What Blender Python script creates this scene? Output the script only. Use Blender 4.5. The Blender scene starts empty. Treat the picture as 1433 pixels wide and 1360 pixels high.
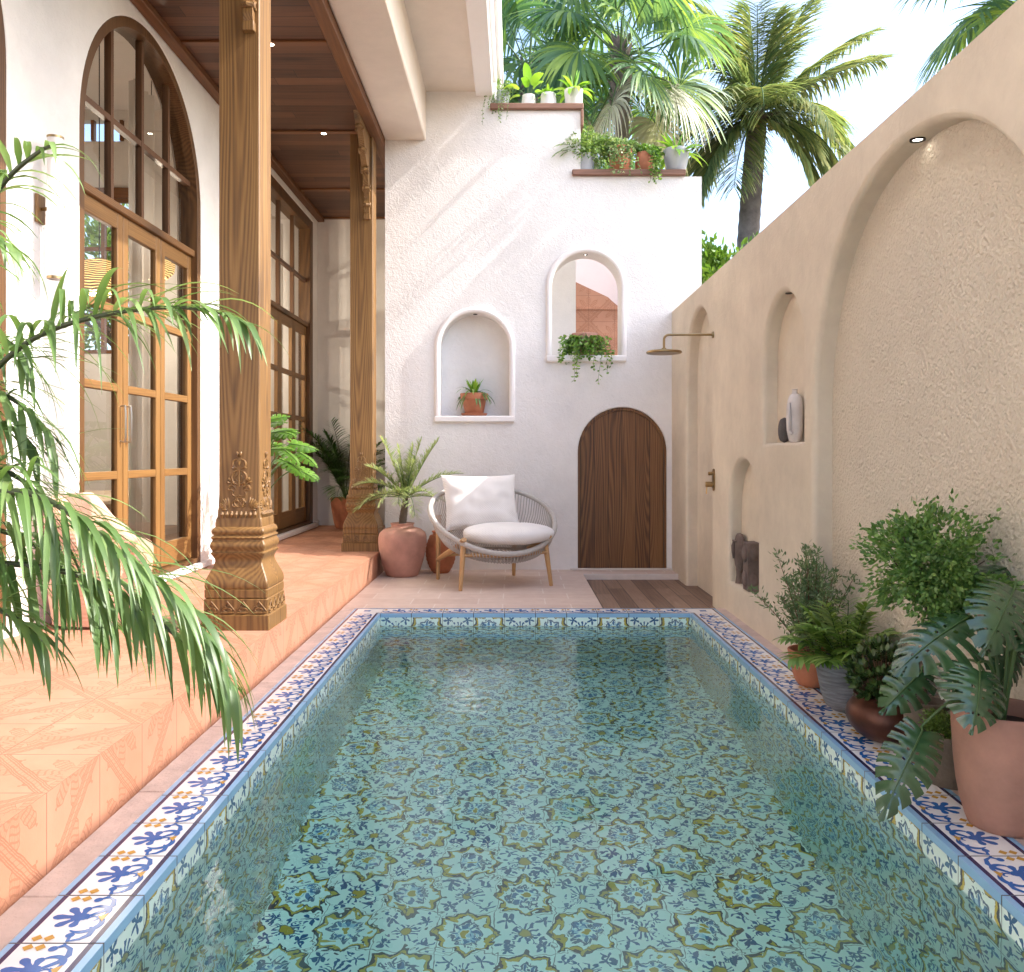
SUN = 2.1; SKY = .15; EXPO = 1.98
import bpy, math, random
from mathutils import Vector, Matrix, noise
from mathutils.geometry import tessellate_polygon
R = math.radians; PI = math.pi; sin = math.sin; cos = math.cos
scene = bpy.context.scene
COL = scene.collection
UP = Vector((0, 0, 1))

# ------------------------------------------------------------------ mesh builder
class MB:
    def __init__(s): s.v = []; s.f = []; s.m = []; s.s = []
    def add(s, vs, fs, mi=0, smooth=True):
        b = len(s.v); s.v.extend([tuple(v) for v in vs])
        for f in fs: s.f.append(tuple(b + i for i in f)); s.m.append(mi); s.s.append(smooth)
    def box(s, x0, x1, y0, y1, z0, z1, mi=0, bev=0):
        if bev:
            x0, x1 = sorted((x0, x1)); y0, y1 = sorted((y0, y1)); z0, z1 = sorted((z0, z1))
            b = min(bev, (x1-x0)*.45, (y1-y0)*.45, (z1-z0)*.45)
            vs = []; idx = {}
            for i, (x, sx) in enumerate(((x0, 1), (x1, -1))):
                for j, (y, sy) in enumerate(((y0, 1), (y1, -1))):
                    for k, (z, sz) in enumerate(((z0, 1), (z1, -1))):
                        for a in range(3):
                            idx[i, j, k, a] = len(vs)
                            vs.append((x+(0 if a == 0 else sx*b), y+(0 if a == 1 else sy*b), z+(0 if a == 2 else sz*b)))
            fs = []
            for i in (0, 1):
                q = [idx[i, 0, 0, 0], idx[i, 1, 0, 0], idx[i, 1, 1, 0], idx[i, 0, 1, 0]]; fs.append(q if i else q[::-1])
                q = [idx[0, i, 0, 1], idx[0, i, 1, 1], idx[1, i, 1, 1], idx[1, i, 0, 1]]; fs.append(q if i else q[::-1])
                q = [idx[0, 0, i, 2], idx[1, 0, i, 2], idx[1, 1, i, 2], idx[0, 1, i, 2]]; fs.append(q if i else q[::-1])
            for i in (0, 1):
                for j in (0, 1):
                    fs.append([idx[i, j, 0, 0], idx[i, j, 1, 0], idx[i, j, 1, 1], idx[i, j, 0, 1]])
                    fs.append([idx[i, 0, j, 0], idx[i, 1, j, 0], idx[i, 1, j, 2], idx[i, 0, j, 2]])
                    fs.append([idx[0, i, j, 1], idx[1, i, j, 1], idx[1, i, j, 2], idx[0, i, j, 2]])
                    for k in (0, 1): fs.append([idx[i, j, k, 0], idx[i, j, k, 1], idx[i, j, k, 2]])
            s.add(vs, fs, mi, False); return
        vs = [(x, y, z) for x in (x0, x1) for y in (y0, y1) for z in (z0, z1)]
        s.add(vs, [(0, 1, 3, 2), (4, 6, 7, 5), (0, 4, 5, 1), (2, 3, 7, 6), (0, 2, 6, 4), (1, 5, 7, 3)], mi, False)
    def quad(s, a, b, c, d, mi=0): s.add([a, b, c, d], [(0, 1, 2, 3)], mi, False)
    def tube(s, pts, rad, n=8, mi=0, cap=True, flat=1.0, up=None):
        pts = [Vector(p) for p in pts]
        if not isinstance(rad, (list, tuple)): rad = [rad] * len(pts)
        vs = []; prev = None
        for i, p in enumerate(pts):
            d = (pts[min(i+1, len(pts)-1)] - pts[max(i-1, 0)])
            d = d.normalized() if d.length > 1e-9 else Vector((0, 0, 1))
            if prev is None:
                ref = Vector(up) if up else (UP if abs(d.z) < .9 else Vector((1, 0, 0)))
                a = d.cross(ref).normalized()
            else:
                a = prev - d * prev.dot(d)
                a = a.normalized() if a.length > 1e-6 else d.orthogonal().normalized()
            prev = a; b = d.cross(a)
            for k in range(n):
                t = 2*PI*k/n
                vs.append(p + (a*cos(t) + b*sin(t)*flat) * rad[i])
        fs = []
        for i in range(len(pts)-1):
            for k in range(n):
                fs.append((i*n+k, i*n+(k+1) % n, (i+1)*n+(k+1) % n, (i+1)*n+k))
        s.add(vs, fs, mi)
        if cap:
            s.add(vs[:n], [tuple(range(n))[::-1]], mi, False); s.add(vs[-n:], [tuple(range(n))], mi, False)
    def lathe(s, prof, n=40, mi=0, c=(0, 0, 0), sx=1, sy=1, wob=0, seed=0):
        vs = []
        for (r, z) in prof:
            for k in range(n):
                t = 2*PI*k/n
                rr = r * (1 + wob * noise.noise(Vector((cos(t)*1.5+seed, sin(t)*1.5, z*4))))
                vs.append((c[0]+rr*cos(t)*sx, c[1]+rr*sin(t)*sy, c[2]+z))
        fs = []
        for i in range(len(prof)-1):
            for k in range(n):
                fs.append((i*n+k, i*n+(k+1) % n, (i+1)*n+(k+1) % n, (i+1)*n+k))
        s.add(vs, fs, mi)
    def disc(s, c, r, n=32, mi=0, bump=0):
        vs = [Vector(c)+Vector((0, 0, bump))] + [Vector(c)+Vector((r*cos(2*PI*k/n), r*sin(2*PI*k/n), 0)) for k in range(n)]
        s.add(vs, [(0, 1+k, 1+(k+1) % n) for k in range(n)], mi)
    def build(s, name, mats, parent=None, loc=(0, 0, 0), rotz=0, ang=40, sub=0):
        me = bpy.data.meshes.new(name)
        me.from_pydata(s.v, [], s.f)
        if not isinstance(mats, (list, tuple)): mats = [mats]
        for m in mats: me.materials.append(m)
        me.polygons.foreach_set('material_index', s.m)
        me.polygons.foreach_set('use_smooth', s.s)
        me.update()
        if ang and ang < 180:
            try: me.set_sharp_from_angle(angle=R(ang))
            except Exception: pass
        o = bpy.data.objects.new(name, me); COL.objects.link(o)
        o.location = loc; o.rotation_euler = (0, 0, rotz)
        if parent: o.parent = parent
        if sub:
            md = o.modifiers.new('sub', 'SUBSURF'); md.levels = sub; md.render_levels = sub
        return o

def tag(o, label=None, cat=None, group=None, kind=None):
    if label: o['label'] = label
    if cat: o['category'] = cat
    if group: o['group'] = group
    if kind: o['kind'] = kind
    return o
def empty(name, loc, label, cat, group=None, rotz=0):
    o = bpy.data.objects.new(name, None); COL.objects.link(o)
    o.location = loc; o.rotation_euler = (0, 0, rotz); o.empty_display_size = .1
    return tag(o, label, cat, group)

def arch(c, w, z0, zs, n=28):
    """closed loop (a, z): semicircle on two jambs"""
    L = [(c-w, z0), (c+w, z0)]
    for k in range(n+1):
        t = PI*k/n; L.append((c+w*cos(t), zs+w*sin(t)))
    return L
def offset(loop, e):
    n = len(loop); out = []
    area = sum(loop[i][0]*loop[(i+1) % n][1]-loop[(i+1) % n][0]*loop[i][1] for i in range(n))
    sg = 1 if area > 0 else -1
    for i in range(n):
        a, b, c = Vector(loop[i-1]), Vector(loop[i]), Vector(loop[(i+1) % n])
        d1 = b-a; d2 = c-b
        if d1.length < 1e-9: d1 = d2
        if d2.length < 1e-9: d2 = d1
        d1.normalize(); d2.normalize()
        n1 = Vector((d1.y, -d1.x)); n2 = Vector((d2.y, -d2.x)); m = n1+n2
        m = m / max(.3, (m.dot(n1)))
        p = b + m*e*sg; out.append((p.x, p.y))
    return out
def face_loops(mb, loops, d, mapf, mi=0, flip=False):
    vl = [[Vector((p[0], p[1], 0)) for p in l] for l in loops]
    tris = tessellate_polygon(vl)
    flat = [mapf(p.x, p.y, d) for l in vl for p in l]
    mb.add(flat, [t[::-1] if flip else t for t in tris], mi, False)
def ring(mb, la, da, lb, db, mapf, mi=0, smooth=True):
    n = len(la); vs = [mapf(p[0], p[1], da) for p in la] + [mapf(p[0], p[1], db) for p in lb]
    mb.add(vs, [(i, (i+1) % n, n+(i+1) % n, n+i) for i in range(n)], mi, smooth)
def panel(mb, outer, holes, mapf, d1, er=.02, mi=0, back=True, niches=()):
    """wall slab d=0..d1 with through holes; niches = (loop, depth, back material index)"""
    allh = [offset(h, er) for h in holes] + [offset(l, er) for (l, _, _) in niches]
    face_loops(mb, [outer]+allh, 0, mapf, mi)
    if back: face_loops(mb, [outer]+[h for h in holes], d1, mapf, mi, True)
    ring(mb, outer, 0, outer, d1, mapf, mi, False)
    K = 5
    def rim(l, dep):
        prev = (offset(l, er), 0)
        for k in range(1, K+1):
            a = PI/2*k/K
            cur = (offset(l, er*(1-sin(a))) if k < K else l, er*(1-cos(a)))
            ring(mb, prev[0], prev[1], cur[0], cur[1], mapf, mi); prev = cur
        ring(mb, l, prev[1], l, dep, mapf, mi)
    for h in holes: rim(h, d1)
    for (l, dep, bmi) in niches:
        rim(l, dep); face_loops(mb, [l], dep, mapf, bmi)

# ------------------------------------------------------------------ node expressions
class NT:
    def __init__(s, t): s.t = t; s.n = t.nodes; s.l = t.links
    def math(s, op, a, b=None, c=None):
        nd = s.n.new('ShaderNodeMath'); nd.operation = op
        for i, x in enumerate((a, b, c)):
            if x is None: continue
            if isinstance(x, X): s.l.new(x.o, nd.inputs[i])
            else: nd.inputs[i].default_value = x
        return X(s, nd.outputs[0])
class X:
    def __init__(s, nt, o): s.nt = nt; s.o = o
    def __add__(s, b): return s.nt.math('ADD', s, b)
    __radd__ = __add__
    def __sub__(s, b): return s.nt.math('SUBTRACT', s, b)
    def __rsub__(s, b): return s.nt.math('SUBTRACT', b, s)
    def __mul__(s, b): return s.nt.math('MULTIPLY', s, b)
    __rmul__ = __mul__
    def __truediv__(s, b): return s.nt.math('DIVIDE', s, b)
    def abs(s): return s.nt.math('ABSOLUTE', s)
    def floor(s): return s.nt.math('FLOOR', s)
    def fract(s): return s.nt.math('FRACT', s)
    def round(s): return s.nt.math('ROUND', s)
    def sqrt(s): return s.nt.math('SQRT', s)
    def pow(s, b): return s.nt.math('POWER', s, b)
    def sin(s): return s.nt.math('SINE', s)
    def cos(s): return s.nt.math('COSINE', s)
    def lt(s, b): return s.nt.math('LESS_THAN', s, b)
    def gt(s, b): return s.nt.math('GREATER_THAN', s, b)
    def min(s, b): return s.nt.math('MINIMUM', s, b)
    def max(s, b): return s.nt.math('MAXIMUM', s, b)
    def mod(s, b): return s.nt.math('FLOORED_MODULO', s, b)
    def atan2(s, b): return s.nt.math('ARCTAN2', s, b)
    def clamp(s): 
        r = s.nt.math('ADD', s, 0.0); r.o.node.use_clamp = True; return r
def hyp(a, b): return (a*a + b*b).sqrt()

class Mat:
    def __init__(s, name):
        m = bpy.data.materials.new(name); m.use_nodes = True; s.m = m; t = m.node_tree
        s.nt = NT(t); s.n = t.nodes; s.l = t.links
        s.b = s.n['Principled BSDF']; s.out = s.n['Material Output']
        tc = s.n.new('ShaderNodeTexCoord'); s.obj = tc.outputs['Object']
    def set(s, **k):
        for a, v in k.items(): s.b.inputs[a.replace('_', ' ')].default_value = v
        return s
    def vec(s, scale=(1, 1, 1), loc=(0, 0, 0), rot=(0, 0, 0), src=None):
        mp = s.n.new('ShaderNodeMapping'); s.l.new(src or s.obj, mp.inputs[0])
        mp.inputs['Scale'].default_value = scale; mp.inputs['Location'].default_value = loc; mp.inputs['Rotation'].default_value = rot
        return mp.outputs[0]
    def sep(s, v=None):
        nd = s.n.new('ShaderNodeSeparateXYZ'); s.l.new(v or s.obj, nd.inputs[0])
        return [X(s.nt, o) for o in nd.outputs]
    def noise(s, v=None, scale=5, detail=3, rough=.5, dist=0, color=False):
        nd = s.n.new('ShaderNodeTexNoise'); s.l.new(v or s.obj, nd.inputs['Vector'])
        nd.inputs['Scale'].default_value = scale; nd.inputs['Detail'].default_value = detail
        nd.inputs['Roughness'].default_value = rough; nd.inputs['Distortion'].default_value = dist
        return nd.outputs['Color'] if color else X(s.nt, nd.outputs[0])
    def ramp(s, x, stops):
        nd = s.n.new('ShaderNodeValToRGB'); s.l.new(x.o, nd.inputs[0]); cr = nd.color_ramp
        while len(cr.elements) < len(stops): cr.elements.new(.5)
        for e, (p, c) in zip(cr.elements, stops): e.position = p; e.color = (*c, 1) if len(c) == 3 else c
        return nd.outputs[0]
    def mix(s, fac, a, b, mode='MIX'):
        nd = s.n.new('ShaderNodeMix'); nd.data_type = 'RGBA'; nd.blend_type = mode; nd.clamp_factor = True
        for sock, x in ((nd.inputs[0], fac), (nd.inputs[6], a), (nd.inputs[7], b)):
            if isinstance(x, X): s.l.new(x.o, sock)
            elif isinstance(x, bpy.types.NodeSocket): s.l.new(x, sock)
            elif isinstance(x, (int, float)): sock.default_value = x
            else: sock.default_value = (*x, 1)
        return nd.outputs[2]
    def col(s, c):
        if isinstance(c, bpy.types.NodeSocket): s.l.new(c, s.b.inputs['Base Color'])
        else: s.b.inputs['Base Color'].default_value = (*c, 1)
        return s
    def bump(s, h, strength=.3, dist=.01, prev=None):
        nd = s.n.new('ShaderNodeBump'); nd.inputs['Strength'].default_value = strength; nd.inputs['Distance'].default_value = dist
        s.l.new(h.o if isinstance(h, X) else h, nd.inputs['Height'])
        if prev: s.l.new(prev, nd.inputs['Normal'])
        s.l.new(nd.outputs[0], s.b.inputs['Normal']); return nd.outputs[0]

def plaster(name, c, rough=.85, trowel=.35, grain=.25, coarse=0, var=.06):
    m = Mat(name); m.set(Roughness=rough)
    n1 = m.noise(scale=2.2, detail=5, rough=.6); n2 = m.noise(scale=9, detail=4, rough=.6, dist=.6)
    d = tuple(x*(1-var*1.6) for x in c); l = tuple(min(1, x*(1+var*.6)) for x in c)
    m.col(m.ramp(n1*.7+n2*.3, [(.3, d), (.72, l)]))
    h = m.noise(scale=14, detail=5, rough=.62, dist=1.2)*trowel + m.noise(scale=90, detail=3, rough=.6)*grain
    if coarse:
        v = m.n.new('ShaderNodeTexVoronoi'); v.inputs['Scale'].default_value = 62; v.feature = 'SMOOTH_F1'
        dv = m.vec(); nn = m.noise(scale=30, detail=2, color=True)
        vm = m.n.new('ShaderNodeVectorMath'); vm.operation = 'MULTIPLY_ADD'; m.l.new(nn, vm.inputs[0]); vm.inputs[1].default_value = (.03, .03, .03); m.l.new(dv, vm.inputs[2])
        m.l.new(vm.outputs[0], v.inputs['Vector'])
        h = h*.4 + X(m.nt, v.outputs['Distance'])*coarse + m.noise(scale=45, detail=4, rough=.65)*coarse*1.3
    m.bump(h, .75, .02)
    return m.m
def wood(name, c1, c2, c3, axis='z', scale=1, rough=.5, plank=None, rings=9, cath=True, bump=.15, vary=.45):
    """grain along axis; plank=(axis across, width) draws plank joints and tone jumps"""
    m = Mat(name); m.set(Roughness=rough)
    x, y, z = m.sep(); ax = {'x': x, 'y': y, 'z': z}
    tone = None; src = m.obj
    if plank:
        across = ax[plank[0]]; w = plank[1]
        q = across/w; i = q.floor(); e = (q.fract()-.5).abs()
        wn = m.n.new('ShaderNodeTexWhiteNoise'); wn.noise_dimensions = '1D'; m.l.new(i.o, wn.inputs['W'])
        rnd = X(m.nt, wn.outputs['Value'])
        if len(plank) > 2:
            j = (ax[axis]/plank[2] + rnd*7.31); jf = (j.fract()-.5).abs()
            wn2 = m.n.new('ShaderNodeTexWhiteNoise'); wn2.noise_dimensions = '2D'
            cb = m.n.new('ShaderNodeCombineXYZ'); m.l.new(i.o, cb.inputs[0]); m.l.new(j.floor().o, cb.inputs[1]); m.l.new(cb.outputs[0], wn2.inputs['Vector'])
            rnd = X(m.nt, wn2.outputs['Value']); joint = e.gt(.5-.004/w).max(jf.gt(.5-.003/plank[2]))
        else: joint = e.gt(.5-.004/w)
        cb = m.n.new('ShaderNodeCombineXYZ')
        for k in range(3): m.l.new((rnd*(13.7+k*5)).o, cb.inputs[k])
        va = m.n.new('ShaderNodeVectorMath'); m.l.new(m.obj, va.inputs[0]); m.l.new(cb.outputs[0], va.inputs[1]); src = va.outputs[0]
        tone = rnd
    sc = {'x': (.085, 1, 1), 'y': (1, .085, 1), 'z': (1, 1, .085)}[axis]
    v = m.vec(tuple(k*scale for k in sc), src=src)
    warp = m.noise(v, 3.4, 1.2, .4)                      # big field whose iso-lines are cathedral grain
    pp = m.sep(src); hh = hyp(*[pp[k] for k in range(3) if 'xyz'[k] != axis]); rg = ((hh + (warp-.5)*.22)*(rings*46)).sin()*.5+.5
    fine = m.noise(m.vec(tuple(k*scale*(.35 if k < 1 else 1) for k in sc), src=src), 60, 3, .6)
    dark = m.noise(v, 5, 3, .6)
    t = (rg*.24 if cath else rg*.1) + fine*.45 + dark*.35
    if tone is not None: t = t + (tone-.5)*vary
    c = m.ramp(t, [(.25, c1), (.55, c2), (.95, c3)])
    kn = m.n.new('ShaderNodeTexVoronoi'); m.l.new(m.vec(tuple(k*(2.2 if k == 1 else 5) for k in sc), src=src), kn.inputs['Vector']); kn.inputs['Scale'].default_value = 1.3
    c = m.mix(((.16-X(m.nt, kn.outputs['Distance']))*9).clamp()*.75, c, tuple(k*.35 for k in c1))
    if plank: c = m.mix(joint*.8, c, tuple(k*.25 for k in c1))
    m.col(c); m.bump(t*.5+fine*.5 - (joint*3 if plank else 0), bump, .006)
    return m.m
def simple(name, c, rough=.5, metal=0, bumpk=0, bscale=40, var=0, **k):
    m = Mat(name); m.set(Roughness=rough, Metallic=metal, **k)
    if var:
        n = m.noise(scale=bscale*.15, detail=4, rough=.6)
        m.col(m.ramp(n, [(.3, tuple(x*(1-var) for x in c)), (.7, tuple(min(1, x*(1+var)) for x in c))]))
    else: m.col(c)
    if bumpk: m.bump(m.noise(scale=bscale, detail=4, rough=.6), bumpk, .01)
    return m.m
def leafmat(name, c1, c2, c3, trans=.35, rough=.45, spec=.5):
    m = Mat(name); m.set(Roughness=rough, Specular_IOR_Level=spec)
    g = m.n.new('ShaderNodeNewGeometry')
    r = X(m.nt, g.outputs['Random Per Island'])
    n = m.noise(scale=6, detail=2)
    c = m.ramp(r*.75+n*.3, [(.12, c1), (.55, c2), (1.0, c3)]); m.col(c)
    tr = m.n.new('ShaderNodeBsdfTranslucent'); m.l.new(m.mix(1.0, c, (1.25, 1.25, .75), 'MULTIPLY'), tr.inputs[0])
    mx = m.n.new('ShaderNodeMixShader'); mx.inputs[0].default_value = trans
    m.l.new(m.b.outputs[0], mx.inputs[1]); m.l.new(tr.outputs[0], mx.inputs[2]); m.l.new(mx.outputs[0], m.out.inputs[0])
    return m.m

# ------------------------------------------------------------------ materials
M = {}
M['white'] = plaster('white_plaster', (.83, .805, .785), trowel=.5, grain=.3)
M['white_smooth'] = plaster('smooth_white_plaster', (.80, .78, .76), trowel=.15, grain=.1)
M['trim'] = plaster('white_trim_plaster', (.86, .83, .82), trowel=.1, grain=.06, var=.02)
M['beige'] = plaster('beige_plaster', (.675, .592, .475), trowel=.25, grain=.08, var=.11)
M['stucco'] = plaster('coarse_stucco', (.72, .64, .52), trowel=.1, grain=.1, coarse=1.1, var=.05)
M['cream'] = plaster('cream_soffit', (.74, .66, .58), trowel=.08, grain=.08)
M['pink_wall'] = plaster('pale_pink_plaster', (.78, .66, .66), trowel=.08, grain=.06, var=.03)
M['oak'] = wood('oak', (.075, .033, .009), (.195, .10, .029), (.32, .18, .062), 'z', 1, .5, rings=11)
M['oak_y'] = wood('oak_along_y', (.085, .038, .012), (.19, .092, .032), (.29, .155, .062), 'y', 1, .5)
M['oak_x'] = wood('oak_along_x', (.13, .058, .017), (.27, .135, .048), (.38, .21, .085), 'x', 1, .5)
M['door_oak'] = wood('door_oak', (.13, .06, .017), (.25, .13, .040), (.36, .205, .072), 'z', 1, .5, cath=False)
M['ceil'] = wood('ceiling_boards', (.055, .02, .008), (.14, .056, .024), (.22, .10, .045), 'x', 1, .55, plank=('y', .16, 2.3), cath=False, vary=.26)
M['ceil_trim'] = wood('ceiling_trim', (.10, .036, .011), (.19, .075, .022), (.27, .12, .04), 'y', 1, .5, cath=False)
M['batten'] = wood('ceiling_batten', (.11, .04, .013), (.2, .078, .025), (.27, .12, .04), 'x', 1, .5, cath=False)
M['walnut'] = wood('walnut_boards', (.06, .021, .006), (.185, .08, .024), (.31, .15, .052), 'z', 1.2, .45, plank=('x', .155), rings=12, vary=.16)
M['deck'] = wood('deck_boards', (.15, .09, .062), (.28, .18, .125), (.42, .29, .21), 'y', 1.3, .6, plank=('x', .155, 1.4), cath=False)
M['ledge'] = wood('ledge_plank', (.13, .06, .04), (.25, .13, .085), (.35, .2, .14), 'x', 1, .6, cath=False)
M['chair_wood'] = wood('pale_ash', (.38, .21, .085), (.56, .345, .16), (.66, .45, .24), 'z', 2, .45, cath=False, bump=.05)
M['interior_floor'] = wood('interior_floor', (.09, .045, .02), (.17, .09, .045), (.25, .14, .07), 'y', 1, .4, plank=('x', .16, 1.5), cath=False)
M['stone'] = simple('pinkish_stone', (.56, .44, .385), .85, bumpk=.5, bscale=60, var=.14)
M['edge_stone'] = simple('pale_edge_stone', (.66, .585, .54), .8, bumpk=.25, bscale=60, var=.08)
M['terracotta'] = simple('terracotta_pot', (.44, .165, .085), .8, bumpk=.2, bscale=70, var=.16)
M['terra_pale'] = simple('pale_terracotta', (.49, .26, .20), .85, bumpk=.3, bscale=50, var=.16)
M['terra_dusty'] = simple('dusty_terracotta', (.37, .19, .135), .8, bumpk=.25, bscale=45, var=.16)
M['white_pot'] = simple('white_ceramic', (.55, .545, .55), .4, bumpk=.1, bscale=60, var=.06)
M['grey_pot'] = simple('grey_ceramic', (.40, .41, .45), .5, bumpk=.1, bscale=80, var=.06)
M['concrete'] = simple('brown_concrete', (.13, .105, .08), .9, bumpk=.5, bscale=60, var=.25)
M['soil'] = simple('soil', (.035, .022, .014), 1, bumpk=.8, bscale=50, var=.3)
M['bark'] = simple('bark', (.10, .075, .058), .95, bumpk=.9, bscale=35, var=.35)
M['bark_grey'] = simple('grey_bark', (.17, .145, .135), .95, bumpk=.9, bscale=30, var=.3)
M['twig'] = simple('twig', (.15, .085, .05), .9, var=.2)
M['brass'] = simple('aged_brass', (.36, .25, .12), .3, 1, var=.12)
M['black_metal'] = simple('dark_metal', (.03, .027, .025), .4, 1)
M['steel'] = simple('brushed_steel', (.5, .48, .45), .3, 1)
M['stonewhite'] = simple('white_stone', (.60, .57, .56), .75, bumpk=.25, bscale=45, var=.12)
M['stonedark'] = simple('charcoal_stone', (.075, .068, .07), .8, bumpk=.35, bscale=60, var=.25)
M['stonebrown'] = simple('brown_stone', (.15, .11, .095), .85, bumpk=.7, bscale=38, var=.35)
M['sconce'] = simple('white_metal', (.78, .76, .75), .4)
M['rope'] = simple('grey_cord', (.47, .44, .41), .85, bumpk=.4, bscale=220, var=.08)
M['sofa'] = simple('cream_fabric', (.55, .47, .38), .95, bumpk=.2, bscale=150)
M['ground'] = simple('garden_soil', (.16, .13, .09), 1, bumpk=.3, bscale=4, var=.3)

def fabric(name, c, s=260):
    m = Mat(name); m.set(Roughness=.95, Sheen_Weight=.25)
    m.col(m.ramp(m.noise(scale=6, detail=4), [(.3, tuple(k*.93 for k in c)), (.7, c)]))
    x, y, z = m.sep()
    w = ((x*s).sin()*(z*s).sin())*.3 + m.noise(scale=5, detail=4, rough=.55, dist=.5)*1.6 + m.noise(scale=120, detail=2)*.3
    m.bump(w, .35, .012); return m.m
M['cushion'] = fabric('off_white_linen', (.80, .77, .745))
M['peach'] = fabric('peach_boucle', (.72, .43, .31))

def copper():
    m = Mat('dark_copper'); m.set(Roughness=.38, Metallic=.55)
    n = m.noise(scale=5, detail=4, rough=.6)
    m.col(m.ramp(n, [(.3, (.055, .02, .014)), (.6, (.13, .05, .03)), (.8, (.2, .09, .05))])); m.bump(m.noise(scale=14, detail=2), .12, .02); return m.m
M['copper'] = copper()
def ribbed():
    m = Mat('ribbed_grey_clay'); m.set(Roughness=.8)
    x, y, z = m.sep(); n = m.noise(m.vec((3, 3, 26)), 3, 4, .6)
    m.col(m.ramp(n, [(.3, (.10, .10, .115)), (.7, (.24, .245, .27))])); m.bump((z*330+n*7).sin()*.5+n, .5, .006); return m.m
M['ribbed'] = ribbed()

M['areca'] = leafmat('areca_leaf', (.075, .14, .045), (.14, .24, .075), (.27, .38, .15), .35, .38)
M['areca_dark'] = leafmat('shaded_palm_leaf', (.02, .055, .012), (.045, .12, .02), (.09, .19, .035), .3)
M['date'] = leafmat('pale_palm_leaf', (.20, .28, .12), (.36, .44, .21), (.55, .60, .36), .4)
M['fan'] = leafmat('fan_palm_leaf', (.06, .14, .07), (.13, .24, .10), (.34, .46, .08), .45)
M['coconut'] = leafmat('coconut_leaf', (.10, .16, .075), (.22, .28, .11), (.44, .41, .18), .45)
M['dead'] = leafmat('dry_palm_leaf', (.24, .23, .16), (.38, .37, .28), (.5, .5, .4), .3)
M['bright'] = leafmat('bright_leaf', (.10, .25, .02), (.22, .44, .04), (.42, .58, .08), .4)
M['fernl'] = leafmat('light_fern_leaf', (.08, .17, .035), (.16, .27, .06), (.32, .4, .13), .35)
M['ivy'] = leafmat('variegated_leaf', (.07, .15, .04), (.17, .28, .09), (.5, .55, .33), .3)
M['pothos'] = leafmat('pothos_leaf', (.07, .17, .02), (.15, .30, .05), (.32, .46, .10), .3, .35)
M['ficus'] = leafmat('ficus_leaf', (.07, .16, .04), (.14, .27, .065), (.28, .42, .12), .3, .4)
M['olive'] = leafmat('olive_shrub_leaf', (.08, .15, .07), (.14, .22, .10), (.24, .32, .16), .3, .5)
M['parlour'] = leafmat('parlour_palm_leaf', (.09, .18, .03), (.19, .32, .06), (.38, .50, .14), .35, .4)
M['rubber'] = leafmat('dark_glossy_leaf', (.016, .04, .012), (.045, .09, .022), (.13, .20, .055), .15, .3)
M['moss'] = leafmat('mossy_leaf', (.06, .12, .02), (.12, .21, .04), (.22, .33, .07), .25)
def monst():
    m = Mat('monstera_leaf'); m.set(Roughness=.26, Specular_IOR_Level=.75, Coat_Weight=.25, Coat_Roughness=.2)
    n = m.noise(scale=7, detail=3)
    m.col(m.ramp(n, [(.3, (.018, .06, .024)), (.7, (.055, .125, .045))])); m.bump(m.noise(scale=22, detail=2), .2, .01)
    return m.m
M['monstera'] = monst()
M['stem'] = simple('green_stem', (.06, .12, .03), .5)
M['stem_dark'] = simple('dark_palm_stem', (.035, .05, .02), .5)

def emis(name, c, st):
    m = Mat(name); m.b.inputs['Emission Color'].default_value = (*c, 1); m.b.inputs['Emission Strength'].default_value = st; m.col(c); return m.m
M['lamp'] = emis('lamp_glow', (1, .93, .82), 6)
def rattan():
    m = Mat('woven_rattan'); m.set(Roughness=.7)
    x, y, z = m.sep()
    w = ((z*260 + m.noise(scale=5, detail=2)*22).sin()*.5+.5)
    c = m.ramp(w, [(.2, (.16, .075, .03)), (.7, (.62, .38, .17))]); m.col(c)
    m.l.new(m.ramp(w, [(.35, (.05, .015, .0)), (.9, (1, .62, .22))]), m.b.inputs['Emission Color']); m.b.inputs['Emission Strength'].default_value = .55
    m.bump(w, .8, .012); return m.m
M['rattan'] = rattan()
def glass():
    m = Mat('window_glass'); g = m.n.new('ShaderNodeBsdfGlossy'); g.inputs['Roughness'].default_value = .01
    t = m.n.new('ShaderNodeBsdfTransparent'); t.inputs[0].default_value = (.93, .95, .94, 1)
    f = m.n.new('ShaderNodeFresnel'); f.inputs[0].default_value = 1.75
    mx = m.n.new('ShaderNodeMixShader'); m.l.new(f.outputs[0], mx.inputs[0]); m.l.new(t.outputs[0], mx.inputs[1]); m.l.new(g.outputs[0], mx.inputs[2]); m.l.new(mx.outputs[0], m.out.inputs[0])
    return m.m
M['glass'] = glass()
def curtain():
    m = Mat('sheer_curtain'); m.col((.8, .76, .72)); m.set(Roughness=.9)
    t = m.n.new('ShaderNodeBsdfTransparent'); tl = m.n.new('ShaderNodeBsdfTranslucent'); tl.inputs[0].default_value = (.8, .77, .74, 1)
    a = m.n.new('ShaderNodeMixShader'); a.inputs[0].default_value = .5; m.l.new(m.b.outputs[0], a.inputs[1]); m.l.new(tl.outputs[0], a.inputs[2])
    b = m.n.new('ShaderNodeMixShader'); b.inputs[0].default_value = .3; m.l.new(a.outputs[0], b.inputs[1]); m.l.new(t.outputs[0], b.inputs[2]); m.l.new(b.outputs[0], m.out.inputs[0])
    return m.m
M['curtain'] = curtain()

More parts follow.
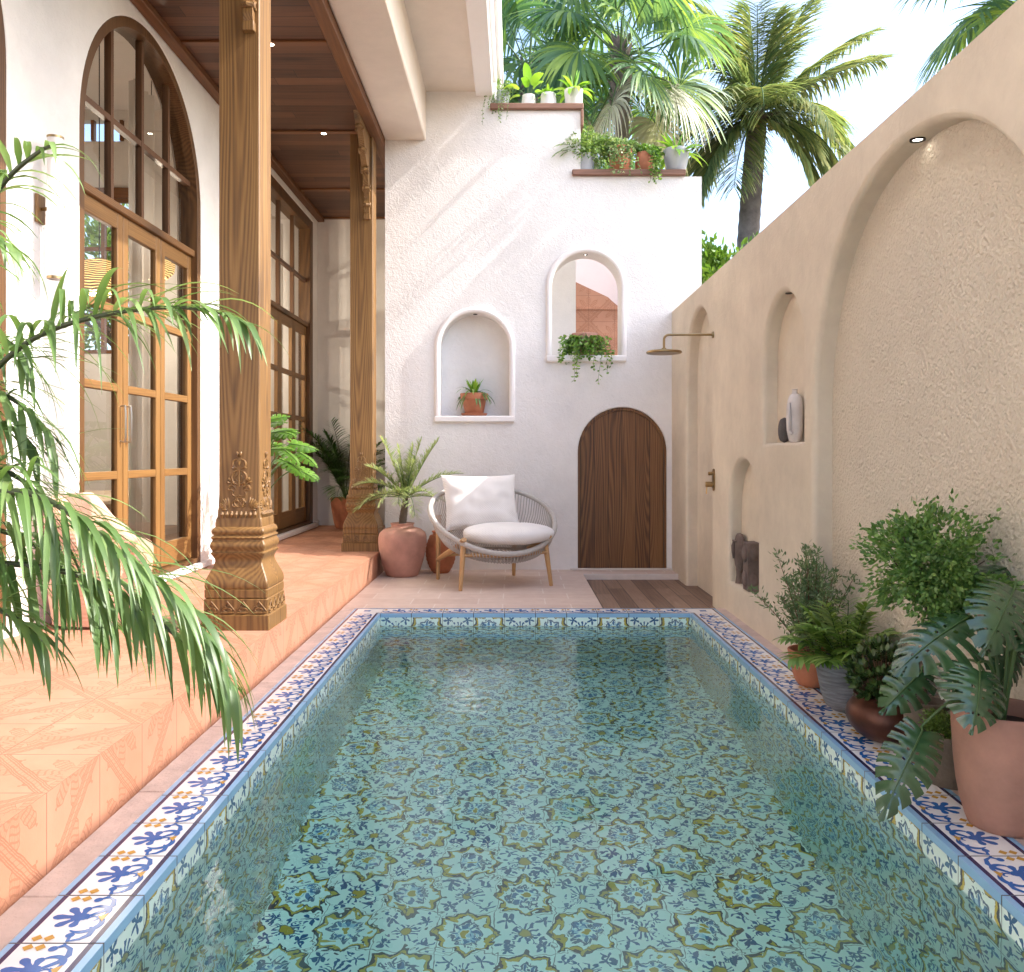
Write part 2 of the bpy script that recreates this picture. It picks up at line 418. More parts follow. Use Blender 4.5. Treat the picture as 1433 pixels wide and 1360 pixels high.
# ---- painted pool tile
def pool_tile(name, ua, va, u0, v0):
    m = Mat(name); m.set(Roughness=.12, Specular_IOR_Level=.5)
    ax = dict(zip('xyz', m.sep())); T = .25
    nz = m.n.new('ShaderNodeTexNoise'); m.l.new(m.obj, nz.inputs['Vector']); nz.inputs['Scale'].default_value = 26; nz.inputs['Detail'].default_value = 3; nz.inputs['Roughness'].default_value = .6
    sp = m.n.new('ShaderNodeSeparateColor'); m.l.new(nz.outputs['Color'], sp.inputs[0])
    nr, ng, nb = [X(m.nt, o) for o in sp.outputs]
    pu = (ax[ua]-u0)/T; pv = (ax[va]-v0)/T
    seam = ((pu.fract()-.5).abs()).max((pv.fract()-.5).abs()).gt(.5-.009)
    qu = pu - .5 + (nr-.5)*.10; qv = pv - .5 + (ng-.5)*.10
    def lattice(du, dv):
        a = (qu+qv)*.5 + (du+dv)*.5; b = (qu-qv)*.5 + (du-dv)*.5
        a = a-a.round(); b = b-b.round(); return a+b, a-b
    dx, dy = lattice(0, 0)
    r = hyp(dx, dy); th = dy.atan2(dx)
    tri = ((th*(8/(2*PI))).fract()-.5).abs()*2
    Rr = tri.pow(1.5)*.145+.46
    s = r - Rr                                   # <0 inside the star
    ring_m = s.gt(-.085)*s.lt(-.01)*(nb+tri*.35).gt(.42)
    outl = s.gt(-.02)*s.lt(.032) 
    inl = s.gt(-.10)*s.lt(-.085)*nr.gt(.5)
    pet = ((th*8).cos()*.5+.5)
    petal = r.gt(.13)*r.lt(pet*.12+.15)*(pet+nb*.9).gt(1.02)
    petl = (r-(pet*.06+.235)).abs().lt(.022)*ng.gt(.4)
    curl = ((th*16+r*30).sin()).gt(.45)*r.gt(.2)*r.lt(.33)*nr.gt(.5)
    lb = r.gt(.1)*r.lt(.19)*nb.gt(.5)
    cen = r.lt(.078)
    ex, ey = lattice(1, 0)
    r2 = hyp(ex, ey); t2 = ey.atan2(ex)
    c2 = r2.lt(.10); pet2 = ((t2*12).cos()).gt(.15)*r2.gt(.09)*r2.lt(.25)*nb.gt(.38)
    ring2 = (r2-.1).abs().lt(.014)
    # sprigs on the diagonals of the small flower
    sx = ex.abs()-.30; sy = ey.abs()-.30
    r3 = hyp(sx, sy); t3 = sy.atan2(sx)
    spr = r3.lt(((t3*5+.8).cos()*.5+.5)*.135+.03)*ng.gt(.38)
    base = m.ramp(m.noise(scale=7, detail=3), [(.3, (.70, .90, .84)), (.7, (.80, .94, .89))])
    c = m.mix(lb*.8, base, (.25, .52, .68))
    c = m.mix(petal*.9, c, (.02, .13, .33)); c = m.mix(petl.max(curl)*.9, c, (.02, .07, .17))
    c = m.mix(cen, c, (.44, .33, .03)); c = m.mix(inl, c, (.03, .05, .09))
    c = m.mix(ring_m, c, (.52, .41, .05)); c = m.mix(outl*.97, c, (.03, .03, .05))
    c = m.mix(spr, c, (.015, .10, .25)); c = m.mix(pet2, c, (.015, .10, .26)); c = m.mix(c2, c, (.45, .34, .035)); c = m.mix(ring2*.8, c, (.03, .06, .12))
    wn = m.n.new('ShaderNodeTexWhiteNoise'); wn.noise_dimensions = '2D'; cb = m.n.new('ShaderNodeCombineXYZ'); m.l.new(pu.floor().o, cb.inputs[0]); m.l.new(pv.floor().o, cb.inputs[1]); m.l.new(cb.outputs[0], wn.inputs['Vector'])
    tv = X(m.nt, wn.outputs['Value']); tv2 = (tv*7.3).fract()
    c = m.mix((tv*.22), c, m.mix(.5, c, (.45, .50, .42))); c = m.mix(tv2*.12, c, (.55, .72, .74))
    c = m.mix(seam*.75, c, (.10, .12, .12))
    m.col(c); return m.m
M['pool_floor'] = pool_tile('pool_floor_tile', 'x', 'y', -1.08, 2.305)
M['pool_side'] = pool_tile('pool_side_tile', 'y', 'z', 2.305, 0)
M['pool_end'] = pool_tile('pool_end_tile', 'x', 'z', -1.08, 0)

# ---- embossed terracotta terrace tile
def terrace_tile(name, ua, va, mir=False):
    m = Mat(name); m.set(Roughness=.62)
    ax = dict(zip('xyz', m.sep())); T = .345
    u = (ax[ua]+1.436)/T; v = (ax[va]-2.69)/T
    if mir: v = (ax[va]-.246)/T
    seam = ((u.fract()-.5).abs()).max((v.fract()-.5).abs()).gt(.5-.007)
    nz = (m.noise(scale=12, detail=2)-.5)*.03
    a = (u*.5+v*.5+nz); b = (u*.5-v*.5+nz)            # diagonal braided bands
    da = ((a.fract()-.5).abs()-.5).abs(); db = ((b.fract()-.5).abs()-.5).abs()
    d = da.min(db)
    band = d.lt(.052); rail = (d-.018).abs().lt(.005).max((d-.05).abs().lt(.005)).max((d-.035).abs().lt(.004))
    hatch = ((u*2*PI*9).sin().abs()).lt(.22)*d.lt(.05)
    # leaf rosette between bands
    pu = (u-.5)-(u-.5).round() ; x2 = (u+.5).fract()-.5; y2 = v.fract()-.5
    r = hyp(x2, y2); th = y2.atan2(x2)
    lob = ((th*4).cos().abs())
    leaf = r.lt(lob*.34+.12)*(1-band)
    edge = (r-(lob*.34+.12)+((r*60).sin())*.02).abs().lt(.013)*(1-band)
    vein = ((th*26).sin()).abs().lt(.25)*leaf*r.gt(.1)
    arcs = ((r*95 + (th*8).sin()*1.5).sin()).gt(.55)*leaf*r.gt(.1)
    em = rail.max(edge).max(hatch*.8).max(vein*.5).max(arcs*.8)
    n = m.noise(scale=3, detail=5, rough=.6)
    base = m.ramp(n, [(.3, (.365, .18, .112)), (.7, (.455, .232, .152))])
    wn = m.n.new('ShaderNodeTexWhiteNoise'); wn.noise_dimensions = '2D'; cb = m.n.new('ShaderNodeCombineXYZ'); m.l.new(u.floor().o, cb.inputs[0]); m.l.new(v.floor().o, cb.inputs[1]); m.l.new(cb.outputs[0], wn.inputs['Vector'])
    base = m.mix(X(m.nt, wn.outputs['Value'])*.25, base, (.50, .20, .10))
    base = m.mix(leaf*.28+band*.2, base, (.40, .17, .095))
    c = m.mix(em*.55, base, (.22, .085, .042)); c = m.mix(seam*.9, c, (.22, .10, .06))
    m.col(c); m.bump(m.noise(scale=120, detail=2)*.15-em*.6-seam, .35, .005); return m.m
M['terrace'] = terrace_tile('terrace_tile', 'x', 'y')
M['riser'] = terrace_tile('terrace_riser_tile', 'z', 'y')

def paver():
    m = Mat('stone_pavers'); m.set(Roughness=.8)
    br = m.n.new('ShaderNodeTexBrick'); m.l.new(m.vec((1, 1, 1), (.1, .03, 0)), br.inputs[0])
    br.inputs['Scale'].default_value = 1; br.inputs['Brick Width'].default_value = .58; br.inputs['Row Height'].default_value = .29; br.inputs['Mortar Size'].default_value = .006
    br.offset = .37; br.squash = 1
    br.inputs['Color1'].default_value = (.64, .49, .41, 1); br.inputs['Color2'].default_value = (.53, .37, .30, 1); br.inputs['Mortar'].default_value = (.74, .66, .60, 1); br.inputs['Bias'].default_value = -.1
    n = m.noise(scale=8, detail=5, rough=.65)
    m.col(m.mix(.5, br.outputs[0], m.ramp(n, [(.3, (.54, .41, .345)), (.7, (.70, .57, .49))]))); m.bump(n, .2, .01); return m.m
M['paver'] = paver()

def water():
    m = Mat('pool_water'); m.set(Roughness=0.0, IOR=1.33, Transmission_Weight=1.0); m.col((1, 1, 1))
    h = m.noise(m.vec((1, .8, 1)), 3.0, 2, .5)*1.0 + m.noise(m.vec((1, .8, 1)), 11, 2, .5, .4)*.32
    m.bump(h, .36, .02)
    va = m.n.new('ShaderNodeVolumeAbsorption'); va.inputs[0].default_value = (.0, .99, .94, 1); va.inputs[1].default_value = .14
    m.l.new(va.outputs[0], m.out.inputs['Volume']); return m.m
M['water'] = water()
# coping colours
M['glaze_white'] = simple('white_glaze', (.86, .865, .87), .18)
M['glaze_sky'] = simple('sky_blue_glaze', (.28, .50, .74), .2)
M['glaze_navy'] = simple('navy_glaze', (.018, .022, .105), .2)
M['glaze_blue'] = simple('blue_glaze', (.02, .13, .42), .18)
M['glaze_gold'] = simple('mustard_glaze', (.56, .32, .06), .2)
M['grout'] = simple('dark_grout', (.05, .055, .07), .7)
# ------------------------------------------------------------------ ground, pool, paving
XL, XR = -1.08, 1.42           # pool inner
Y0, Y1 = -.445, 7.055
def build_ground():
    mb = MB()
    for (x0, x1, y0, y1) in ((-60, -9, -40, 90), (2.2, 60, -40, 90), (-9, 2.2, 13.3, 90), (-9, 2.2, -40, -3)):
        mb.box(x0, x1, y0, y1, -.5, -.15)
    tag(mb.build('ground', M['ground']), kind='structure')
    mb = MB()                                                # pool shell
    D = -1.40
    mb.quad((XL, Y0, D), (XR, Y0, D), (XR, Y1, D), (XL, Y1, D), 0)
    mb.quad((XL, Y0, D), (XL, Y1, D), (XL, Y1, -.03), (XL, Y0, -.03), 1)
    mb.quad((XR, Y1, D), (XR, Y0, D), (XR, Y0, -.03), (XR, Y1, -.03), 1)
    mb.quad((XR, Y1, D), (XL, Y1, D), (XL, Y1, -.03), (XR, Y1, -.03), 2)
    mb.quad((XL, Y0, D), (XR, Y0, D), (XR, Y0, -.03), (XL, Y0, -.03), 2)
    tag(mb.build('pool_basin', [M['pool_floor'], M['pool_side'], M['pool_end']]), kind='structure')
    mb = MB(); mb.box(XL-.02, XR+.02, Y0-.02, Y1+.02, -1.45, -.097)
    tag(mb.build('pool_water', M['water']), kind='structure')
build_ground()

def smooth_poly(mb, pts, cx, cy, mi, z):
    mb.add([(cx, cy, z)] + [(p[0], p[1], z) for p in pts], [(0, 1+i, 1+(i+1) % len(pts)) for i in range(len(pts))], mi, False)
def stroke(pts, w):
    """tapered ribbon polygon quads in 2D"""
    q = []
    for i, p in enumerate(pts):
        a = pts[max(0, i-1)]; b = pts[min(len(pts)-1, i+1)]
        dx, dy = b[0]-a[0], b[1]-a[1]; L = math.hypot(dx, dy) or 1
        q.append(((p[0]-dy/L*w[i], p[1]+dx/L*w[i]), (p[0]+dy/L*w[i], p[1]-dx/L*w[i])))
    return q
def arc(cx, cy, r0, r1, a0, a1, n=14):
    return [(cx+(r0+(r1-r0)*i/n)*cos(R(a0+(a1-a0)*i/n)), cy+(r0+(r1-r0)*i/n)*sin(R(a0+(a1-a0)*i/n))) for i in range(n+1)]
def motif():
    """painted shapes of one coping tile in (u along, v across: 0 outer .. 1 inner); (kind, material, pts)"""
    S = []
    def st(pts, w0, w1, w2=None):
        n = len(pts)-1; ws = []
        for i in range(n+1):
            t = i/n; ws.append(w0+(w1*1.22-w0)*sin(PI*t) if w2 is None else w0+(w2-w0)*t+(w1)*sin(PI*t))
        S.append(('s', 2, stroke(pts, ws)))
    def dot(u, v, r, mi=2): S.append(('p', mi, [(u+r*cos(2*PI*k/14), v+r*.95*sin(2*PI*k/14)) for k in range(14)], (u, v)))
    # lobed leaf opening outward (v small)
    cu, cv = .52, .50
    lobes = [(-88, .22, .034), (-46, .28, .037), (0, .31, .040), (46, .28, .037), (88, .22, .034)]
    for a, L, w in lobes:
        d = (sin(R(a)), -cos(R(a)))
        pts = [(cu+d[0]*L*t, cv+d[1]*L*t) for t in (0, .25, .5, .75, .92, 1.0)]
        S.append(('s', 2, stroke(pts, [w*1.1, w*.85, w*.95, w*1.45, w*1.1, .012])))
    dot(cu, cv-.03, .085); dot(cu, cv+.03, .07)
    # big C scrolls
    st(arc(.36, .60, .20, .15, 20, 215, 20), .010, .032)
    st(arc(.63, .62, .14, .12, 140, -60, 16), .010, .028)
    st([(cu-.02, cv+.02), (.56, .60), (.66, .70), (.78, .74), (.90, .70), (.98, .60)], .012, .030)
    st(arc(.47, .66, .075, .03, -90, 160, 10), .008, .014)
    st([(.02, .60), (.06, .70), (.14, .76), (.23, .76), (.31, .70)], .012, .028)
    dot(.135, .565, .050); dot(-.10+1, .52, .052)
    st([(.90, .52), (.96, .60), (1.0, .60)], .014, .022); st([(0, .60), (.06, .585), (.13, .57)], .022, .014)
    # mustard lozenges at the seam and triangle
    for su in (-1, 1):
        for sv in (-1, 1):
            u, v = .0+su*.075, .31+sv*.065
            if u < 0: u += 1
            S.append(('p', 3, [(u-.068, v), (u, v-.060), (u+.068, v), (u, v+.060)], (u, v)))
    S.append(('p', 3, [(.42, .775), (.60, .775), (.52, .69)], (.515, .745)))
    S = [s if s[0] == 's' else s for s in S]
    return S
def build_coping():
    mb = MB(); mo = motif(); T = .25
    def tile(org, du, dv, lift=.0):
        P = lambda u, v, z=0: (org[0]+du[0]*u+dv[0]*v, org[1]+du[1]*u+dv[1]*v, z)
        g = .012/1
        # tile body bands: sky, navy, white, navy, sky
        bands = [(0, .075, 1), (.075, .135, 4), (.135, .845, 0), (.845, .91, 4), (.91, 1, 1)]
        for a, b, mi in bands: mb.quad(P(g, a), P(1-g, a), P(1-g, b), P(g, b), mi)
        mb.quad(P(-g, 0), P(g, 0), P(g, 1), P(-g, 1), 5)
        zi = .0006
        for k, s in enumerate(mo):
            z = zi + k*.00006
            fl = lambda u: .015+.97*u if True else u
            vv = lambda v: .125+.72*(v-.12)/.72 if True else v
            if s[0] == 's':
                q = s[2]; vs = []
                for a, b in q: vs += [P(fl(a[0]), vv(a[1]), z), P(fl(b[0]), vv(b[1]), z)]
                mb.add(vs, [(2*i, 2*i+1, 2*i+3, 2*i+2) for i in range(len(q)-1)], s[1], False)
            else:
                mb.add([P(fl(s[3][0]), vv(s[3][1]), z)]+[P(fl(p[0]), vv(p[1]), z) for p in s[2]], [(0, 1+i, 1+(i+1) % len(s[2])) for i in range(len(s[2]))], s[1], False)
        # front lip down to the water-line tiles
        mb.quad(P(g, 1), P(1-g, 1), P(1-g, 1, -.031), P(g, 1, -.031), 1); mb.quad(P(-g, 1), P(g, 1), P(g, 1, -.031), P(-g, 1, -.031), 5)
    n = 30
    for i in range(n):
        y = Y0+i*T
        tile((XL-T, y), (0, T), (T, 0)); tile((XR+T, y), (0, T), (-T, 0))
    for i in range(10):
        x = XL+i*T
        tile((x, Y1+T), (T, 0), (0, -T)); tile((x, Y0-T), (T, 0), (0, T))
    for (x, y, dx, dy) in ((XL-T, Y1, 1, 1), (XR+T, Y1, -1, 1), (XL-T, Y0, 1, -1), (XR+T, Y0, -1, -1)):
        c = [(x, y), (x+dx*T, y), (x+dx*T, y+dy*T), (x, y+dy*T)]
        P = lambda u, v, z=0: (x+dx*T*u, y+dy*T*v, z)
        # mitred corner: bands run round the outer edge
        for a, b, mi in ((0, .075, 1), (.075, .135, 4), (.135, 1, 0)):
            mb.quad(P(a, 0), P(b, 0), P(b, 1-b), P(a, 1-a), mi)
            mb.quad(P(a, 1-a), P(b, 1-b), P(1, 1-b), P(1, 1-a), mi)
        mb.quad(P(.845, 0, .001), P(.91, 0, .001), P(.91, .09, .001), P(.845, .155, .001), 4)
        mb.quad(P(.845, .155, .001), P(.91, .09, .001), P(1, .09, .001), P(1, .155, .001), 4)
        mb.quad(P(.91, 0, .001), P(1, 0, .001), P(1, .09, .001), P(.91, .09, .001), 1)
        smooth_poly(mb, [P(.5+.17*cos(t*PI/4)*(1 if t % 2 else .55), .5+.17*sin(t*PI/4)*(1 if t % 2 else .55)) for t in range(8)], P(.5, .5)[0], P(.5, .5)[1], 2, .001)
    # solid body under the glaze
    z0 = -.029
    for (a, b, c, d) in ((XL-T, XL, Y0-T, Y1+T), (XR, XR+T, Y0-T, Y1+T), (XL, XR, Y1, Y1+T), (XL, XR, Y0-T, Y0)):
        mb.box(a+.003, b-.003, c+.003, d-.003, z0, -.002, 0)
    o = mb.build('pool_coping', [M['glaze_white'], M['glaze_sky'], M['glaze_blue'], M['glaze_gold'], M['glaze_navy'], M['grout']], ang=0)
    tag(o, kind='structure')
build_coping()

def build_paving():
    mb = MB()
    for k in range(13):
        y = -3+.793*k
        mb.box(-1.4355, -1.333, y+.003, y+.79, -.2, -.001-.0008*(k % 2), 0, .003); mb.box(1.673, 2.0, y+.003, y+.79, -.2, -.001-.0008*(k % 2), 0, .003)
    mb.box(-1.435, -1.335, -3, 7.30, -.2, -.006); mb.box(1.675, 1.998, -3, 7.30, -.2, -.006)
    tag(mb.build('stone_strip', M['stone']), kind='structure')
    mb = MB()
    mb.box(-1.436, .735, 7.309, 9.80, -.2, -.001); mb.box(.735, 1.9, 9.41, 9.80, -.2, -.001)
    tag(mb.build('back_paving', M['paver']), kind='structure')
    mb = MB()
    mb.box(.738, 1.9, 9.362, 9.407, -.2, .001, bev=.004); mb.box(.62, 1.76, 9.7, 9.755, -.001, .016, bev=.004)
    tag(mb.build('kerb_edge', M['edge_stone']), kind='structure')
    mb = MB(); mb.box(.738, 1.9, 7.309, 9.36, -.2, -.057)
    tag(mb.build('wooden_deck', M['deck']), kind='structure')
    mb = MB()
    mb.quad((-2.95, -3, .246), (-1.436, -3, .246), (-1.436, 9.78, .246), (-2.95, 9.78, .246), 0)
    mb.quad((-2.95, 9.78, .246), (-1.0, 9.78, .246), (-1.0, 12.9, .246), (-2.95, 12.9, .246), 0)
    mb.quad((-1.436, 9.78, -.2), (-1.436, -3, -.2), (-1.436, -3, .246), (-1.436, 9.78, .246), 1)
    o = mb.build('terracotta_terrace', [M['terrace'], M['riser']]); tag(o, kind='structure')
build_paving()

# ------------------------------------------------------------------ right boundary wall
def right_wall():
    mp = lambda a, b, d: (1.75+d, a, b)
    outer = [(-3, -.15), (9.79, -.15), (9.79, 2.865), (-3, 2.865)]
    def bigarch():
        L = [(3.95-1.19, -.12), (3.95+1.19, -.12)]
        for k in range(45):
            t = PI*k/44; c, s = cos(t), sin(t)
            L.append((3.95+1.19*(abs(c)**.93)*(1 if c > 0 else -1), 1.50+1.20*s**.95))
        return L
    n1 = arch(5.75, .432, 1.361, 1.911); n2 = arch(6.735, .432, .248, .811); sh = arch(8.353, .577, -.12, 2.095)
    mb = MB()
    panel(mb, outer, [], mp, .35, er=.035, niches=[(n1, .105, 0), (n2, .105, 0), (sh, .114, 0), (bigarch(), .114, 1)])
    o = mb.build('garden_wall', [M['beige'], M['stucco']])
    tag(o, 'tall beige plaster wall with arched recesses running along the right side of the pool', 'wall')
right_wall()

# ------------------------------------------------------------------ back wall
BX1, BX2 = -.441, .799
def back_wall():
    YB = 9.75
    mp = lambda a, b, d: (a, YB+d, b)
    outer = [(-1.44, -.15), (1.88, -.15), (1.88, 4.372), (.735, 4.372), (.735, 5.105), (-.20, 5.105), (-.20, 6.3), (-1.44, 6.3)]
    n1 = arch(BX1, .388, 1.708, 2.473); n2 = arch(BX2, .388, 2.380, 3.144); dr = arch(1.2, .495, -.0, 1.31)
    mb = MB()
    panel(mb, outer, [n2], mp, .34, er=.012, niches=[(n1, .26, 0), (dr, .07, 0)])
    w = mb.build('courtyard_wall', M['white'])
    tag(w, 'white rough plaster end wall with stepped top and two arched niches', 'wall')
    for cx, zs, z0, zt in ((BX1, 2.473, 1.708, 0), (BX2, 3.144, 2.380, 0)):
        mb = MB(); o_ = arch(cx, .444, z0+.002, zs, 32); i_ = arch(cx, .386, z0-.2, zs, 32)
        # moulded arch frame as a half-round tube following the arch
        pts = [(cx+.415, YB-.004, z0)]+[(cx+.415*cos(PI*k/28), YB-.004, zs+.415*sin(PI*k/28)) for k in range(29)]+[(cx-.415, YB-.004, z0)]
        mb.tube(pts, .032, 10, flat=1.0, up=(0, 1, 0)); mb.box(cx-.45, cx+.45, YB-.045, YB+.27, z0-.072, z0+.001, 0, .014)
        mb.build('arch_frame', M['trim'], w)
    mb = MB(); mp2 = lambda a, b, d: (a, YB+.012+d, b)
    panel(mb, [(1.883, -.15), (2.085, -.15), (2.085, 4.375), (1.883, 4.375)], [], mp2, .33)
    mb.build('end_pier', M['white'], w)
    for x0, x1, z in ((-.27, .765, 5.107), (.640, 1.897, 4.374)):
        mb = MB(); mb.box(x0, x1, YB-.05, YB+.36, z, z+.066, 0, .008)
        if z > 5: mb.box(.737, .765, YB-.05, YB+.36, z-.19, z-.001, 0, .006)
        mb.build('ledge_board', M['ledge'], w)
    # arched plank door
    d = empty('arched_door', (1.2, 9.79, .0), 'dark walnut plank door with rounded top in the white wall', 'door')
    mb = MB(); panel(mb, [(p[0]-1.2, p[1]) for p in arch(1.2, .462, .008, 1.308)], [], lambda a, b, q: (a, q, b), .03, back=False)
    mb.build('plank_panel', M['walnut'], d)
    mb = MB(); panel(mb, [(p[0]-1.2, p[1]) for p in arch(1.2, .494, .003, 1.309)], [[(p[0]-1.2, p[1]) for p in arch(1.2, .463, .004, 1.308)]], lambda a, b, q: (a, -.018+q, b), .045, er=.004)
    mb.build('door_frame', M['walnut'], d)
    mb = MB(); mb.box(1.14-1.2-.5+.08+1.2-.3, .5, -.04, .06, -.002, .02, 0)
    # space behind the open arch: white side wall, pink wall, terracotta stair parapet
    mb = MB(); mb.box(-.3, .745, 10.65, 10.8, 0, 5.0); b1 = mb.build('inner_wall', M['white_smooth'])
    tag(b1, 'white side wall seen through the upper open arch', 'wall')
    mb = MB(); mb.box(-.5, 2.25, 13.2, 13.35, 0, 5.0); tag(mb.build('rear_wall', M['pink_wall']), 'pale pink wall far behind the upper open arch', 'wall')
    mb = MB()
    mpp = lambda a, b, q: (a, 11.6+q, b)
    panel(mb, [(.60, 0), (2.6, 0), (2.6, 3.20), (1.42, 3.20), (1.28, 3.32), (1.24, 3.36), (.60, 3.66)], [], mpp, .5)
    mb.box(.6, 2.6, 11.585, 11.6, 3.195, 3.215)
    tag(mb.build('stair_parapet', M['terra_tile_wall']), 'sloping terracotta stair parapet seen through the upper open arch', 'stair')
M['terra_tile_wall'] = terrace_tile('stair_terracotta_tile', 'x', 'z')
back_wall()

# ------------------------------------------------------------------ house on the left
def house():
    mp = lambda a, b, d: (-2.87-d, a, b)
    outer = [(-3, .1), (12.77, .1), (12.77, 6.6), (-3, 6.6)]
    A1 = arch(6.91, 1.12, .30, 3.49, 40); A2 = arch(3.84, 1.12, .30, 3.49, 40)
    RW = [(9.4, .30), (12.5, .30), (12.5, 4.59), (9.4, 4.59)]
    mb = MB()
    panel(mb, outer, [A1, A2, RW], mp, .22, er=.012)
    h = mb.build('house', M['white'])
    tag(h, 'white plastered house front with arched glazed doorways along the porch', 'house')
    mb = MB(); mb.box(-2.869, -2.845, 8.06, 9.38, .247, .30); mb.box(-2.869, -2.845, 12.52, 12.76, .247, .33); mb.box(-2.869, -2.845, 4.98, 5.77, .247, .30)
    mb.box(-2.869, -2.80, 9.38, 12.52, .247, .31, 0, .01); mb.box(-2.869, -2.82, 5.77, 8.06, .247, .30, 0, .01)
    mb.build('plinth', M['trim'], h)
    mb = MB(); mb.box(-3.1, -1.2, 12.77, 12.95, .1, 4.9); mb.box(-1.438, -1.25, 10.09, 12.77, .1, 6.2); mb.build('porch_wall', M['white_smooth'], h)
    mb = MB(); mb.box(-2.869, -1.56, -3, 12.77, 4.72, 4.78); c = mb.build('porch_ceiling', M['ceil'], h)
    mb = MB(); mb.box(-2.866, -2.77, -3, 12.768, 4.66, 4.72, 0, .006); mb.box(-1.555, -1.4395, -3, 12.768, 4.69, 4.80, 0, .006); mb.build('ceiling_trim', M['ceil_trim'], c)
    for y in (1.22, 3.25, 5.27, 7.30, 9.33, 11.36, 12.73):
        mb = MB(); mb.box(-2.768, -1.556, y-.035, y+.035, 4.700, 4.719, 0, .004); mb.build('ceiling_batten', M['batten'], c)
    for y in (5.27, 7.30, 9.33, 11.36):
        mb = MB(); mb.disc((0, 0, -.003), .026, 20); mb.lathe([(.027, 0), (.036, -.006), (.038, 0)], 24, 1)
        mb.build('downlight', [M['lamp'], M['brass']], c, (-2.03, y, 4.6985))
    mb = MB()
    mb.box(-1.438, -.983, -3, 9.749, 4.769, 5.5, 0, .012); mb.build('eaves_beam', M['cream'], h)
    mb = MB(); mb.box(-.983, -.43, -3, 9.749, 5.317, 5.5); mb.build('soffit', M['cream'], h)
    mb = MB(); mb.box(-.4316, -.2385, -3, 10.05, 5.263, 5.62, 0, .01); mb.box(-.4316, -.195, -3, 10.05, 5.42, 5.50, 0, .01); mb.box(-.4316, -.15, -3, 10.1, 5.50, 6.3, 0, .012); mb.build('cornice', M['trim'], h)
    mb = MB(); mb.box(-8.4, -.152, -3, 12.9, 6.3, 6.5); mb.build('roof_slab', M['trim'], h)
    # room behind the glass
    mb = MB(); mb.box(-8.2, -3.09, -1, 12.77, .1, .25); mb.build('room_floor', M['interior_floor'], h)
    mb = MB()
    mb.box(-8.2, -8.0, -1, 12.77, .25, 6.3); mb.box(-8.2, -3.09, -1.2, -1, .25, 6.3)
    mpe = lambda a, b, d: (a, 12.78+d, b)
    panel(mb, [(-8.2, .25), (-3.09, .25), (-3.09, 6.6), (-8.2, 6.6)], [[(-6.6, 5.85), (-5.7, 5.85), (-5.7, 6.15), (-6.6, 6.15)], [(-6.5, 2.75), (-5.5, 2.75), (-5.5, 5.0), (-6.5, 5.0)]], mpe, .15)
    mb.build('room_wall', M['white_smooth'], h)
    mb = MB(); mb.box(-6.65, -5.35, 12.70, 12.779, 5.0, 5.15, 0, .01)
    for x in (-6.5, -6.02, -5.55): mb.box(x, x+.05, 12.76, 12.84, 2.75, 5.0)
    for z in (2.75, 3.5, 4.25, 4.95): mb.box(-6.5, -5.5, 12.765, 12.835, z, z+.05)
    for x in (-6.6, -6.17, -5.75): mb.box(x, x+.045, 12.76, 12.84, 5.85, 6.15)
    mb.build('window_frame', M['batten'], h)
    return h
HOUSE = house()

